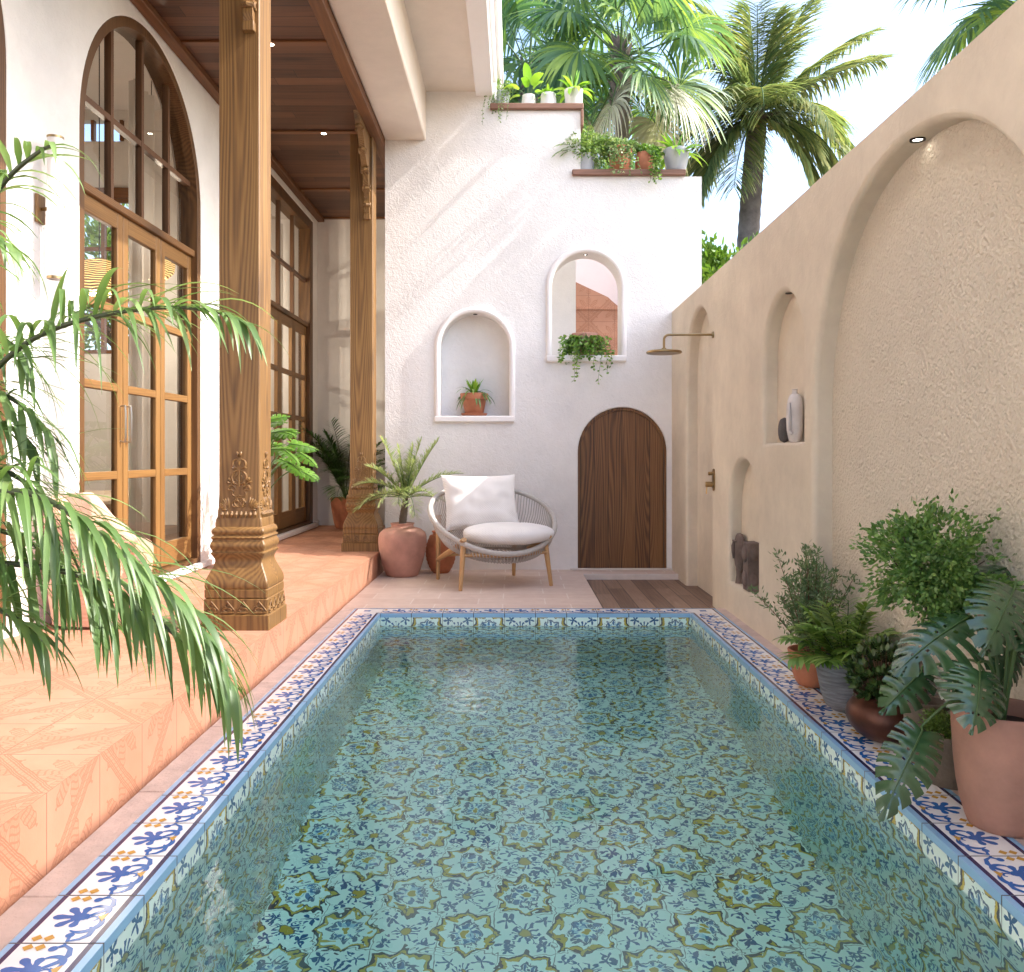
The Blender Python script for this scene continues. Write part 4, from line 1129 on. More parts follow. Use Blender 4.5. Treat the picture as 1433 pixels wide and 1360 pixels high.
# ------------------------------------------------------------------ right hand plant row
def right_row():
    # E: terracotta pot, feathery grey green shrub
    rg = random.Random(11)
    c = (1.66, 4.88, 0)
    t = empty('potted_shrub', c, 'grey-green feathery shrub in a small terracotta pot, farthest along the beige wall', 'potted plant')
    pot(t, bowl(.075, .135, .20, e=.55), M['terracotta'], soil=(.12, .15))
    mb = MB()
    for k in range(34):
        az = rg.uniform(0, 2*PI); e = R(rg.uniform(38, 88)); L = rg.uniform(.33, .60)
        dx = cos(az)*cos(e)*.62; 
        P = path_arc((cos(az)*.02, sin(az)*.02, .16), (dx if dx < 0 else dx*.5, sin(az)*cos(e)*.7, sin(e)), L, .25, 8)
        mb.tube(P, [.004*(1-i/9)+.0008 for i in range(9)], 5, 1)
        for q in P[2:]:
            for _ in range(20):
                v = nrm(rdir(rg)+Vector((0, 0, .8))); o = q+rdir(rg)*.045*rg.random()
                leafq(mb, o, v, v.cross(rdir(rg)), rg.uniform(.022, .042), .0085, 0)
    mb.build('foliage', [M['olive'], M['twig']], t, ang=0)
    # D: ribbed grey bowl with parlour palm
    rg = random.Random(12)
    c = (1.668, 4.41, 0)
    t = empty('potted_palm', c, 'small light green palm in a ribbed grey clay bowl by the pool', 'potted plant')
    pot(t, bowl(.07, .150, .255, e=.42), M['ribbed'], soil=(.135, .20))
    mb = MB()
    for k, (az, el, L) in enumerate([(180, 40, .34), (205, 55, .36), (150, 50, .3), (235, 58, .34), (265, 45, .32), (290, 55, .34), (320, 60, .28), (100, 62, .30), (70, 65, .27), (200, 75, .36), (250, 80, .38), (300, 78, .36), (350, 80, .3), (225, 35, .3), (175, 65, .36), (195, 28, .33)]):
        a = R(az+rg.uniform(-8, 8)); e = R(el)
        P = path_arc((cos(a)*.02, sin(a)*.02, .2), (cos(a)*cos(e)*.9, sin(a)*cos(e), sin(e)), L, .9, 12)
        frond(mb, P, rg, 13, .17, .027, .2, .9, .75, .15, .004, fold=.2, seg=5)
    mb.build('foliage', [M['parlour'], M['stem']], t, ang=0)
    # C: dark copper round bowl with glossy rosettes
    rg = random.Random(13)
    c = (1.675, 3.96, 0)
    t = empty('potted_shrub', c, 'dark glossy leaved shrub in a round copper-brown bowl beside the pool', 'potted plant')
    P = [(0, 0), (.07, 0)]
    for k in range(15): a = -PI/2*.80+PI*.83*k/14; P.append((.070+.102*cos(a)**.8 if cos(a) > 0 else .07, .093+.093*sin(a)))
    P = [(0, 0), (.06, 0), (.09, .006), (.125, .03), (.152, .06), (.168, .095), (.170, .12), (.160, .15), (.142, .173), (.128, .183), (.124, .19), (.134, .2), (.136, .204), (.13, .207), (.118, .202), (.112, .18), (.0, .165)]
    pot(t, P, M['copper'], n=56, soil=(.113, .172))
    mb = MB()
    for k in range(190):
        v = rdir(rg, -.35); p = Vector((v.x*.145, v.y*.17, .275+v.z*.155))*rg.uniform(.85, 1.05)
        out = nrm(p-Vector((0, 0, .2)))
        mb.tube([Vector((v.x*.03, v.y*.03, .18)), p], .002, 4, 1)
        for j in range(8):
            a = j*2.4; s = nrm(out.orthogonal()); s2 = out.cross(s)
            dd = out*.9+(s*cos(a)+s2*sin(a))*rg.uniform(.5, 1.2)
            leafq(mb, p-out*.006*j*.5, dd, dd.cross(out), rg.uniform(.028, .046), .019, 0, .2)
    mb.build('foliage', [M['rubber'], M['twig']], t, ang=0)
    # ficus tree
    rg = random.Random(14)
    c = Vector((1.715, 3.665, 0))
    t = empty('potted_ficus', c, 'bushy ficus tree with a rounded bright green crown against the stucco wall', 'potted tree')
    pot(t, tapered(.065, .085, .26, .03), M['concrete'], soil=(.07, .23))
    cr = Vector((1.625, 3.40, .865))-c
    mb = MB()
    P = spline([(0, 0, .22), (-.02, -.03, .42), (.01, -.09, .55), (-.03, -.16, .66), cr-Vector((0, 0, .06))], 14)
    mb.tube(P, [.016*(1-.5*i/14) for i in range(15)], 8)
    for k in range(16):
        v = rdir(rg, -.2); e = cr+Vector((v.x*.17, v.y*.2, v.z*.17)); st = P[rg.randrange(7, 14)]
        mb.tube([st, st.lerp(e, .5)+rdir(rg)*.02, e], [.006, .0045, .002], 6)
    mb.build('trunk', M['bark'], t)
    mb = MB()
    shrub(mb, cr, (.225, .29, .255), 7600, .026, .0125, rg, 60, 0, shell=.3, size=.25)
    shrub(mb, cr+Vector((.05, -.13, -.10)), (.15, .18, .13), 1500, .026, .0125, rg, 16, 0, shell=.2, size=.35)
    for k in range(46):
        v = rdir(rg, -.6); p0 = cr+Vector((v.x*.20, v.y*.25, v.z*.18)); L = rg.uniform(.05, .12); dd = nrm(v+rdir(rg)*.5)
        for i in range(16):
            q = p0+dd*L*i/16+rdir(rg)*.012; w_ = nrm(dd+rdir(rg)*.9); leafq(mb, q, w_, w_.cross(rdir(rg)), rg.uniform(.016, .03), .011)
    mb.build('crown', M['ficus'], t, ang=0)
    # B: brown concrete pot with mossy fern
    rg = random.Random(15)
    c = (1.715, 3.44, 0)
    t = empty('potted_fern', c, 'low mossy fern in a rough brown concrete pot behind the hanging monstera leaf', 'potted plant')
    pot(t, tapered(.095, .125, .20), M['concrete'], soil=(.108, .165))
    mb = MB(); shrub(mb, (-.01, 0, .215), (.115, .12, .07), 2600, .014, .007, rg, 26, 0, shell=.3, size=.35)
    mb.build('foliage', M['moss'], t, ang=0)
    # A: large terracotta planter with monstera
    rg = random.Random(16)
    c = Vector((1.695, 3.04, 0)); H = .405
    t = empty('monstera_planter', c, 'big split-leaf monstera in a large dusty terracotta planter at the right edge', 'potted plant')
    P = [(0, 0), (.105, 0), (.112, .004), (.122, .03), (.136, .08), (.149, .15), (.158, .24), (.163, .33), (.1645, .39), (.163, .400), (.158, .405), (.152, .402), (.149, .385), (.146, .33), (0, .33)]
    pot(t, P, M['terra_dusty'], n=64, soil=(.147, .345))
    def leaf(bx, by, bY, tx, ty, tY, nv, W, ns=7, src=(0, 0, .35), mid=None, curve=.2):
        b = px(bx, by, bY)-c; tp = px(tx, ty, tY)-c
        m_ = MB(); monstera_leaf(m_, b, tp, nv, W, rg, ns, curve); m_.build('leaf', [M['monstera'], M['stem']], t, ang=0)
        m_ = MB(); s0 = Vector(src)
        md = mid if mid is not None else s0.lerp(b, .5)+Vector((0, 0, .10))
        m_.tube(spline([s0, md, b+(b-tp).normalized()*.02+Vector((0, 0, .01)), b], 16), [.0065-.003*i/16 for i in range(17)], 8); m_.build('stem', M['stem'], t)
    leaf(1357, 863, 3.10, 1262, 922, 2.95, (-.05, -.45, 1), .255, 8)          # big pale blue leaf
    leaf(1371, 938, 2.92, 1369, 1012, 2.80, (.05, -1.0, .75), .215, 7, curve=.35)   # facing leaf over the rim
    leaf(1291, 1022, 3.02, 1243, 1124, 2.84, (-.35, -.9, .45), .185, 8, mid=Vector((-.17, -.03, .44)), curve=.3)   # hanging leaf
    leaf(1420, 822, 3.05, 1392, 888, 2.80, (.1, -.8, .9), .235, 7, curve=.3)
    leaf(1372, 806, 3.25, 1428, 786, 3.35, (.2, -.4, 1), .15, 5)
    leaf(1290, 940, 3.28, 1238, 990, 3.22, (-.2, -.7, .5), .17, 6)
    leaf(1425, 905, 3.15, 1400, 965, 3.05, (.3, -1, .3), .17, 6)
    leaf(1345, 935, 3.22, 1330, 985, 3.18, (0, -1, .4), .14, 5)
    leaf(1440, 880, 2.95, 1475, 930, 2.85, (.5, -.6, .8), .2, 6)
    leaf(1360, 812, 3.30, 1338, 800, 3.35, (0, -.3, 1), .12, 5)
right_row()

# ------------------------------------------------------------------ pots along the back
def back_pots():
    rg = random.Random(21)
    t = empty('date_palm', (-1.185, 9.27, 0), 'pale feathery palm in a round-shouldered terracotta urn left of the armchair', 'potted palm')
    P = [(0, 0), (.155, 0), (.165, .008), (.19, .06), (.222, .16), (.246, .28), (.255, .36), (.254, .41), (.240, .455), (.20, .49), (.15, .508), (.122, .514), (.117, .522), (.118, .545), (.126, .550), (.126, .557), (.110, .557), (.104, .54), (.1, .47), (0, .47)]
    pot(t, P, M['terra_pale'], n=56, soil=(.102, .5), wob=.02)
    mb = MB(); Pt = [(0, 0, .48), (.004, 0, .58), (.016, 0, .68), (.028, 0, .76), (.035, 0, .84)]
    mb.tube(Pt, [.042, .040, .038, .034, .02], 12)
    for k in range(34):
        a = k*2.4; z = .5+.33*k/34; x = .002+.034*max(0, (z-.56))/.28
        mb.add([(x+.036*cos(a-.3), .036*sin(a-.3), z), (x+.036*cos(a+.3), .036*sin(a+.3), z), (x+.056*cos(a), .056*sin(a), z+.035)], [(0, 1, 2)])
    mb.build('trunk', M['bark'], t)
    spec = [(168, 8, .52, 1.2), (185, 38, .5, 1.3), (160, 50, .50, .9), (115, 74, .50, .5), (140, 66, .62, .55), (60, 68, .56, .5), (38, 60, .62, .45), (15, 38, .60, .9), (0, 12, .46, 1.2), (-35, 30, .42, 1.6), (-70, 20, .44, 2.4), (-95, 40, .40, 2.6), (-125, 30, .42, 2.0), (-150, 20, .48, 1.5), (80, 50, .4, .8), (-60, 70, .42, 1.2), (-110, 72, .40, 1.0), (30, 82, .5, .4)]
    for k, (az, el, L, dr) in enumerate(spec):
        a, e = R(az), R(el); mb = MB()
        dy = sin(a)*cos(e); dy = dy*.35 if dy > 0 else dy
        P = path_arc((.035, 0, .82), (cos(a)*cos(e), dy, sin(e)), L*1.13, dr, 16)
        frond(mb, P, rg, 60, .15, .0085, .08, .6, .75, .6, .005, seg=4, jit=.35, clump=1)
        mb.build('frond', [M['date'], M['stem']], t, ang=0)
    t = empty('clay_jar', (-.80, 9.52, 0), 'ribbed terracotta jar tucked behind the armchair leg', 'jar')
    mb = MB(); P = [(0, 0), (.085, 0), (.09, .006)]
    for k in range(1, 30):
        q = k/29; r = .09+.075*sin(PI*min(1, q*.92))**.8+.003*sin(q*60); P.append((r, .006+.40*q))
    P += [(.088, .41), (.086, .43), (.098, .445), (.098, .452), (.08, .452), (.075, .42), (0, .4)]
    mb.lathe(P, 44); mb.build('body', M['terracotta'], t)
    # dark palm at the far end of the porch
    rg = random.Random(22)
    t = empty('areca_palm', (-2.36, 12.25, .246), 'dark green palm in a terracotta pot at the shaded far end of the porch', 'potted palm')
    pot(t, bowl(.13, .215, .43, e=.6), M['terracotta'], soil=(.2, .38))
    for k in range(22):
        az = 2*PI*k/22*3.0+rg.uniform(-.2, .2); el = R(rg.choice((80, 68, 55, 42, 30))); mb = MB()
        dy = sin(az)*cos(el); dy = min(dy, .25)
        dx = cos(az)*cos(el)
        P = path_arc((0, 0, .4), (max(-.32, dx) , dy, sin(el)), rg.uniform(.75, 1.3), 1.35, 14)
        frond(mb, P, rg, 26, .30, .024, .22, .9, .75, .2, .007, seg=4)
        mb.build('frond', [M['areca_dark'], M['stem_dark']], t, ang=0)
    # leafy plant behind the near column
    rg = random.Random(23)
    t = empty('philodendron', (-2.42, 8.05, .246), 'bright green drooping leafy plant half hidden behind the near column', 'potted plant')
    pot(t, bowl(.10, .17, .40, e=.6), M['terracotta'], soil=(.15, .35))
    for k in range(20):
        az = rg.uniform(-1.4, 1.0); el = R(rg.uniform(66, 86)); L = rg.uniform(.65, 1.05)
        P = path_arc((0, 0, .36), (max(-.3, cos(az)*cos(el)), min(.3, sin(az)*cos(el)), sin(el)), L, 1.6, 12)
        mb = MB(); mb.tube(P, .005, 6, 1)
        d = nrm(P[-1]-P[-2]); d = nrm(d+Vector((.25, -.2, -.8)))
        monstera_leaf(mb, P[-1], P[-1]+d*rg.uniform(.18, .26), (.6, -.7, .5), .13, rg, 5, .2)
        mb.build('leaf', [M['pothos'], M['stem']], t, ang=0)
    # niche plants
    rg = random.Random(24)
    t = empty('potted_bromeliad', (-.455, 9.90, 1.708), 'strap-leaved green plant in a terracotta pot and saucer in the lower niche', 'potted plant')
    mb = MB(); mb.lathe([(0, 0), (.105, 0), (.135, .012), (.15, .034), (.142, .036), (.11, .018), (0, .014)], 40); mb.build('saucer', M['terracotta'], t)
    mb = MB(); mb.lathe([(0, .018), (.098, .018), (.102, .022), (.135, .185), (.137, .19), (.152, .192), (.158, .255), (.155, .26), (.142, .26), (.138, .235), (0, .23)], 44); mb.build('pot', M['terracotta'], t)
    mb = MB(); mb.disc((0, 0, .235), .137, 24); mb.build('soil', M['soil'], t)
    mb = MB(); tuft(mb, (0, -.01, .23), 26, .30, .030, rg, (12, 62), 2.6, 0); mb.build('outer_leaves', M['ficus'], t, ang=0)
    mb = MB(); tuft(mb, (0, -.01, .24), 14, .20, .04, rg, (62, 88), .6, 0); mb.build('heart_leaves', M['bright'], t, ang=0)
    t = empty('potted_vine', (.79, 9.88, 2.380), 'trailing vine in a clay pot spilling over the sill of the upper open arch', 'potted plant')
    pot(t, bowl(.09, .15, .26, e=.5), M['terra_pale'], soil=(.135, .21))
    mb = MB()
    for k in range(70):
        a = rg.uniform(PI*.85, PI*2.15); el = rg.uniform(-.1, .9)
        L = rg.uniform(.18, .42)
        vine(mb, (.08*cos(a), .08*sin(a)*.7, .24), (cos(a), sin(a)*.65, el+.5), L, rg, .052, .032, 7, 0, 1, 2.6, .25)
    for x, L in ((-.10, .62), (-.06, .55), (.07, .46), (.13, .64), (.15, .5), (-.2, .34), (-.24, .36), (.22, .4)):
        vine(mb, (x, -.12, .22), (x*2, -.9, .25), L, rg, .045, .028, 14, 0, 1, 2.6, .16)
    mb.build('foliage', [M['pothos'], M['stem']], t, ang=0)
back_pots()

def ledge_pots():
    S = .00803
    def at(x, zb, label, name, dy=0): return empty(name, ((x-720)*S, 9.86+dy, zb), label, 'potted plant')
    Z1, Z2 = 5.1735, 4.4405
    rg = random.Random(31)
    t = at(702, Z1, 'pale trailing plant in a grey pot at the left end of the upper ledge', 'potted_vine')
    pot(t, tapered(.07, .095, .17), M['grey_pot'], soil=(.085, .14))
    mb = MB(); shrub(mb, (0, 0, .2), (.12, .1, .10), 500, .03, .014, rg, 14)
    for k in range(14): vine(mb, (rg.uniform(-.11, .1), -.06, .17), (rg.uniform(-.4, .3), -.6, .2), rg.uniform(.2, .5), rg, .024, .012, 12, 0, 1, 2.6, .2)
    mb.build('foliage', [M['fernl'], M['stem']], t, ang=0)
    t = at(740, Z1, 'broad-leaved green plant in a small white pot on the upper ledge', 'potted_pothos')
    pot(t, tapered(.088, .072, .14), M['white_pot'], soil=(.06, .11))
    mb = MB()
    for az, el, L, W in ((150, 35, .2, .11), (60, 55, .19, .13), (-10, 25, .2, .11), (-60, 15, .15, .08), (200, 10, .15, .09), (100, 70, .22, .10), (-100, 40, .16, .09), (-30, 60, .15, .08)):
        a, e = R(az), R(el); d = Vector((cos(a)*cos(e), -abs(sin(a))*cos(e)*.5, sin(e)))
        P = path_arc((0, 0, .12), d, L*.7, .3, 6); mb.tube(P, .004, 5, 1)
        blade(mb, P[-1], nrm(P[-1]-P[-2]), L, W, 1.4, 8, None, 0, .2, lambda t: sin(PI*min(1, t*.9+.1))**.6)
    mb.build('foliage', [M['bright'], M['stem']], t, ang=0)
    t = at(767.5, Z1, 'low yellow-green sprig in a cream pot, third on the upper ledge', 'potted_sprig')
    pot(t, tapered(.094, .082, .158), M['white_pot'], soil=(.07, .13))
    mb = MB(); tuft(mb, (0, 0, .13), 22, .13, .03, rg, (15, 70), 1.2); mb.build('foliage', M['bright'], t, ang=0)
    t = at(803, Z1, 'bright bird nest fern in a white pot at the right end of the upper ledge', 'potted_fern')
    pot(t, tapered(.095, .107, .20), M['white_pot'], soil=(.09, .17))
    mb = MB(); tuft(mb, (0, 0, .16), 20, .30, .055, rg, (18, 60), 1.8); tuft(mb, (0, 0, .17), 9, .27, .06, rg, (65, 88), .3); mb.build('foliage', M['bright'], t, ang=0)
    t = at(818, Z2, 'dense light green fern bush hiding its blue-grey pot on the lower ledge', 'potted_fern')
    pot(t, tapered(.10, .12, .2), M['grey_pot'], soil=(.1, .16))
    mb = MB(); shrub(mb, (.05, -.01, .30), (.24, .17, .24), 2100, .045, .018, rg, 30, 0, shell=.3)
    for k in range(16):
        a = rg.uniform(0, 6.28); P = path_arc((0, 0, .2), (cos(a)*1.2 - .3, -abs(sin(a))*.5, rg.uniform(.2, .9)), rg.uniform(.3, .5), 1.5, 10); frond(mb, P, rg, 14, .08, .012, .2, .6, .6, .1, .003, seg=3)
    mb.build('foliage', [M['fernl'], M['stem']], t, ang=0)
    t = at(868, Z2, 'variegated ivy in a terracotta pot with saucer on the lower ledge', 'potted_ivy')
    mb = MB(); mb.lathe([(0, 0), (.11, 0), (.135, .01), (.145, .04), (.138, .042), (.11, .02), (0, .015)], 36); mb.build('saucer', M['terracotta'], t)
    mb = MB(); mb.lathe([(0, .018), (.105, .018), (.13, .2), (.145, .205), (.15, .27), (.14, .275), (.13, .24), (0, .23)], 40); mb.build('pot', M['terracotta'], t)
    mb = MB(); shrub(mb, (0, 0, .30), (.19, .13, .08), 700, .042, .028, rg, 20)
    for k in range(18): vine(mb, (rg.uniform(-.13, .15), -.12, .27), (rg.uniform(-.3, .3), -.6, .2), rg.uniform(.15, .42), rg, .036, .026, 9, 0, 1, 2.4, .25)
    mb.build('foliage', [M['ivy'], M['stem']], t, ang=0)
    t = at(902, Z2, 'small rounded terracotta pot with green ivy trailing below the lower ledge', 'potted_ivy')
    pot(t, [(0, 0), (.075, 0), (.098, .05), (.105, .12), (.095, .2), (.09, .225), (.08, .225), (.08, .18), (0, .18)], M['terracotta'], soil=(.078, .19))
    mb = MB(); shrub(mb, (.02, 0, .25), (.15, .11, .08), 420, .04, .028, rg, 14)
    for k in range(13): vine(mb, (rg.uniform(.0, .13), -.1, .22), (rg.uniform(-.1, .3), -.6, .2), rg.uniform(.2, .5), rg, .04, .03, 10, 0, 1, 2.4, .22)
    mb.build('foliage', [M['pothos'], M['stem']], t, ang=0)
    t = at(946.5, Z2, 'bright bird nest fern in a large round grey pot, right end of lower ledge', 'potted_fern')
    pot(t, bowl(.085, .148, .262, e=.55), M['grey_pot'], soil=(.13, .21))
    mb = MB(); tuft(mb, (0, 0, .2), 20, .36, .055, rg, (12, 55), 1.5, 0); tuft(mb, (0, 0, .22), 8, .28, .06, rg, (55, 88), .5, 0); mb.build('foliage', M['bright'], t, ang=0)
ledge_pots()

# ------------------------------------------------------------------ background palms
def fan_palm(loc, label, crown_h, n, Rr, rg, trunk_r=.11, tilt=(0, 0), matl='fan', only=None):
    t = empty('fan_palm', loc, label, 'palm tree', 'fan palms beyond the walls')
    c = Vector((tilt[0], tilt[1], crown_h))
    mb = MB(); P = [Vector((0, 0, 0)).lerp(c, k/24)+Vector((.02*sin(k), 0, 0)) for k in range(25)]
    mb.tube(P, [trunk_r*(1.15-.2*k/24)+(.006 if k % 2 else 0) for k in range(25)], 16)
    for k in range(90):
        a = k*2.4; z = crown_h-1.1+1.2*k/90
        q = Vector((tilt[0]*z/crown_h, tilt[1]*z/crown_h, z))
        blade(mb, q+Vector((cos(a), sin(a), 0))*trunk_r*.8, (cos(a)*.5, sin(a)*.5, 1), .24, .09, .4, 3)
    mb.build('trunk', M['bark_grey'], t)
    mb = MB()
    for k in range(n):
        az = k*2.39996+rg.uniform(-.2, .2); q = k/n
        el = R(78-115*q+rg.uniform(-8, 8)); pl = Rr*rg.uniform(.8, 1.15)
        d = Vector((cos(az)*cos(el), sin(az)*cos(el), sin(el)))
        P_ = path_arc(c+Vector((0, 0, .1-.5*q)), d, pl, .5, 8); mb.tube(P_, [.018*(1-.5*i/8) for i in range(9)], 6, 1)
        dd = nrm(P_[-1]-P_[-2]); up = nrm(Vector((0, -.45, .7))+dd*.5+rdir(rg)*.7)
        dry = q > .86
        fan_leaf(mb, P_[-1], nrm(dd+Vector((0, 0, -.35))), up, Rr*rg.uniform(.85, 1.1), rg, 38, 300, 1.1 if not dry else 1.9, 2 if dry else 0, .55 if not dry else .35)
    mb.build('crown', [M[matl], M['stem'], M['dead']], t, ang=0)
rgb = random.Random(41)
M['fan_dark'] = leafmat('dark_fan_leaf', (.04, .11, .06), (.09, .19, .09), (.22, .36, .08), .45)
fan_palm((1.62, 13.4, -.15), 'tall fan palm directly behind the stepped wall ledges', 7.55, 30, 1.05, rgb)
fan_palm((.25, 15.2, -.15), 'darker fan palm behind, left of the tall one and partly hidden by the roof', 8.0, 26, 1.15, rgb, matl='fan_dark')
fan_palm((.75, 17.5, -.15), 'farthest fan palm filling the gap above the upper ledge', 7.2, 26, 1.2, rgb, matl='fan_dark')
fan_palm((5.95, 9.9, -.15), 'fan palm rising beyond the beige wall at the top right corner', 6.75, 24, .95, rgb)

def coconut(loc, crown, label, rg, L=3.05):
    t = empty('coconut_palm', loc, label, 'palm tree')
    c = Vector(crown)-Vector(loc)
    mb = MB(); P = spline([(0, 0, 0), (.15*c.x, 0, c.z*.35), (.55*c.x, 0, c.z*.7), c], 60)
    mb.tube(P, [.30-.06*k/60+(.014 if k % 2 else 0) for k in range(61)], 18); mb.build('trunk', M['bark_grey'], t)
    mb = MB()
    for k in range(14):
        a = k*2.4; mb.tube([c+Vector((cos(a), sin(a), -.5))*.22, c+Vector((cos(a)*.55, sin(a)*.55, .1-.03*k))], [.07, .02], 6)
    for k in range(9):
        v = rdir(rg); mb.lathe([(0, -.13), (.08, -.09), (.115, 0), (.08, .1), (0, .14)], 10, 1, tuple(c+Vector((v.x*.34, v.y*.34, -.35+v.z*.15))))
    mb.build('husk', [M['bark'], simple('coconut_husk', (.22, .13, .06), .8)], t)
    spec = [(165, 60, 1.3, .9), (140, 35, 1.5, .8), (178, 12, 1.25, .9), (185, -8, 1.05, .9), (172, -18, 1.0, 1.6), (100, 82, 1.0, .4), (75, 80, 1.05, .45), (30, 66, 1.3, .6), (15, 42, 1.45, .35), (8, 32, 1.2, .4), (-5, -5, 1.0, 1.9), (-20, -20, 1.0, 2.2), (190, -30, .95, 1.8), (210, -30, 1.0, 1.6), (-60, 10, .9, 2.0), (-100, 20, .9, 2.4), (-140, 20, .95, 2.0), (60, 40, 1.1, .8), (120, 60, 1.2, .7), (10, 10, 1.05, 1.4), (-35, -35, .9, 1.6), (235, -35, .9, 1.6), (150, 72, 1.1, 1.0), (45, 78, 1.0, .9)]
    for az, el, s, dr in spec:
        a = R(az+rg.uniform(-6, 6)); e = R(el); mb = MB()
        P = path_arc(c, (cos(a)*cos(e), sin(a)*cos(e)*.8, sin(e)), L*s*.95, dr*1.05, 18)
        frond(mb, P, rg, 110, 1.2, .045, .07, .95, .7, .12, .03, seg=5, jit=.25)
        mb.build('frond', [M['coconut'], M['stem']], t, ang=0)
coconut((5.6, 22, -.15), px(1060, 160, 22), 'coconut palm with yellowing drooping fronds against the white sky', random.Random(43))

def bushy_tree(loc, label, cz, rad, rg, n=6000):
    t = empty('leafy_tree', loc, label, 'tree', 'leafy trees behind the walls')
    mb = MB(); mb.tube([(0, 0, 0), (.05, 0, cz*.5), (0, 0, cz)], [.14, .1, .05], 10)
    for k in range(14):
        v = rdir(rg, -.3); mb.tube([(0, 0, cz*.7), (v.x*rad*.4, v.y*rad*.4, cz*.85), (v.x*rad*.8, v.y*rad*.8, cz+v.z*rad*.7)], [.05, .03, .01], 6)
    mb.build('trunk', M['bark'], t)
    mb = MB(); shrub(mb, (0, 0, cz), (rad, rad, rad*.9), n, .13, .06, rg, 46, 0, shell=.35, size=.3); mb.build('crown', M['fernl2'], t, ang=0)
M['fernl2'] = leafmat('garden_tree_leaf', (.06, .14, .02), (.13, .24, .035), (.25, .36, .07), .4)
bushy_tree((3.12, 13.0, -.15), 'bright leafy tree low behind the junction of white and beige walls', 3.75, 1.1, random.Random(44))
bushy_tree((-6.5, 15.2, -.15), 'leafy tree outside the room, seen through the glazed doors', 4.1, 1.7, random.Random(45), 5500)

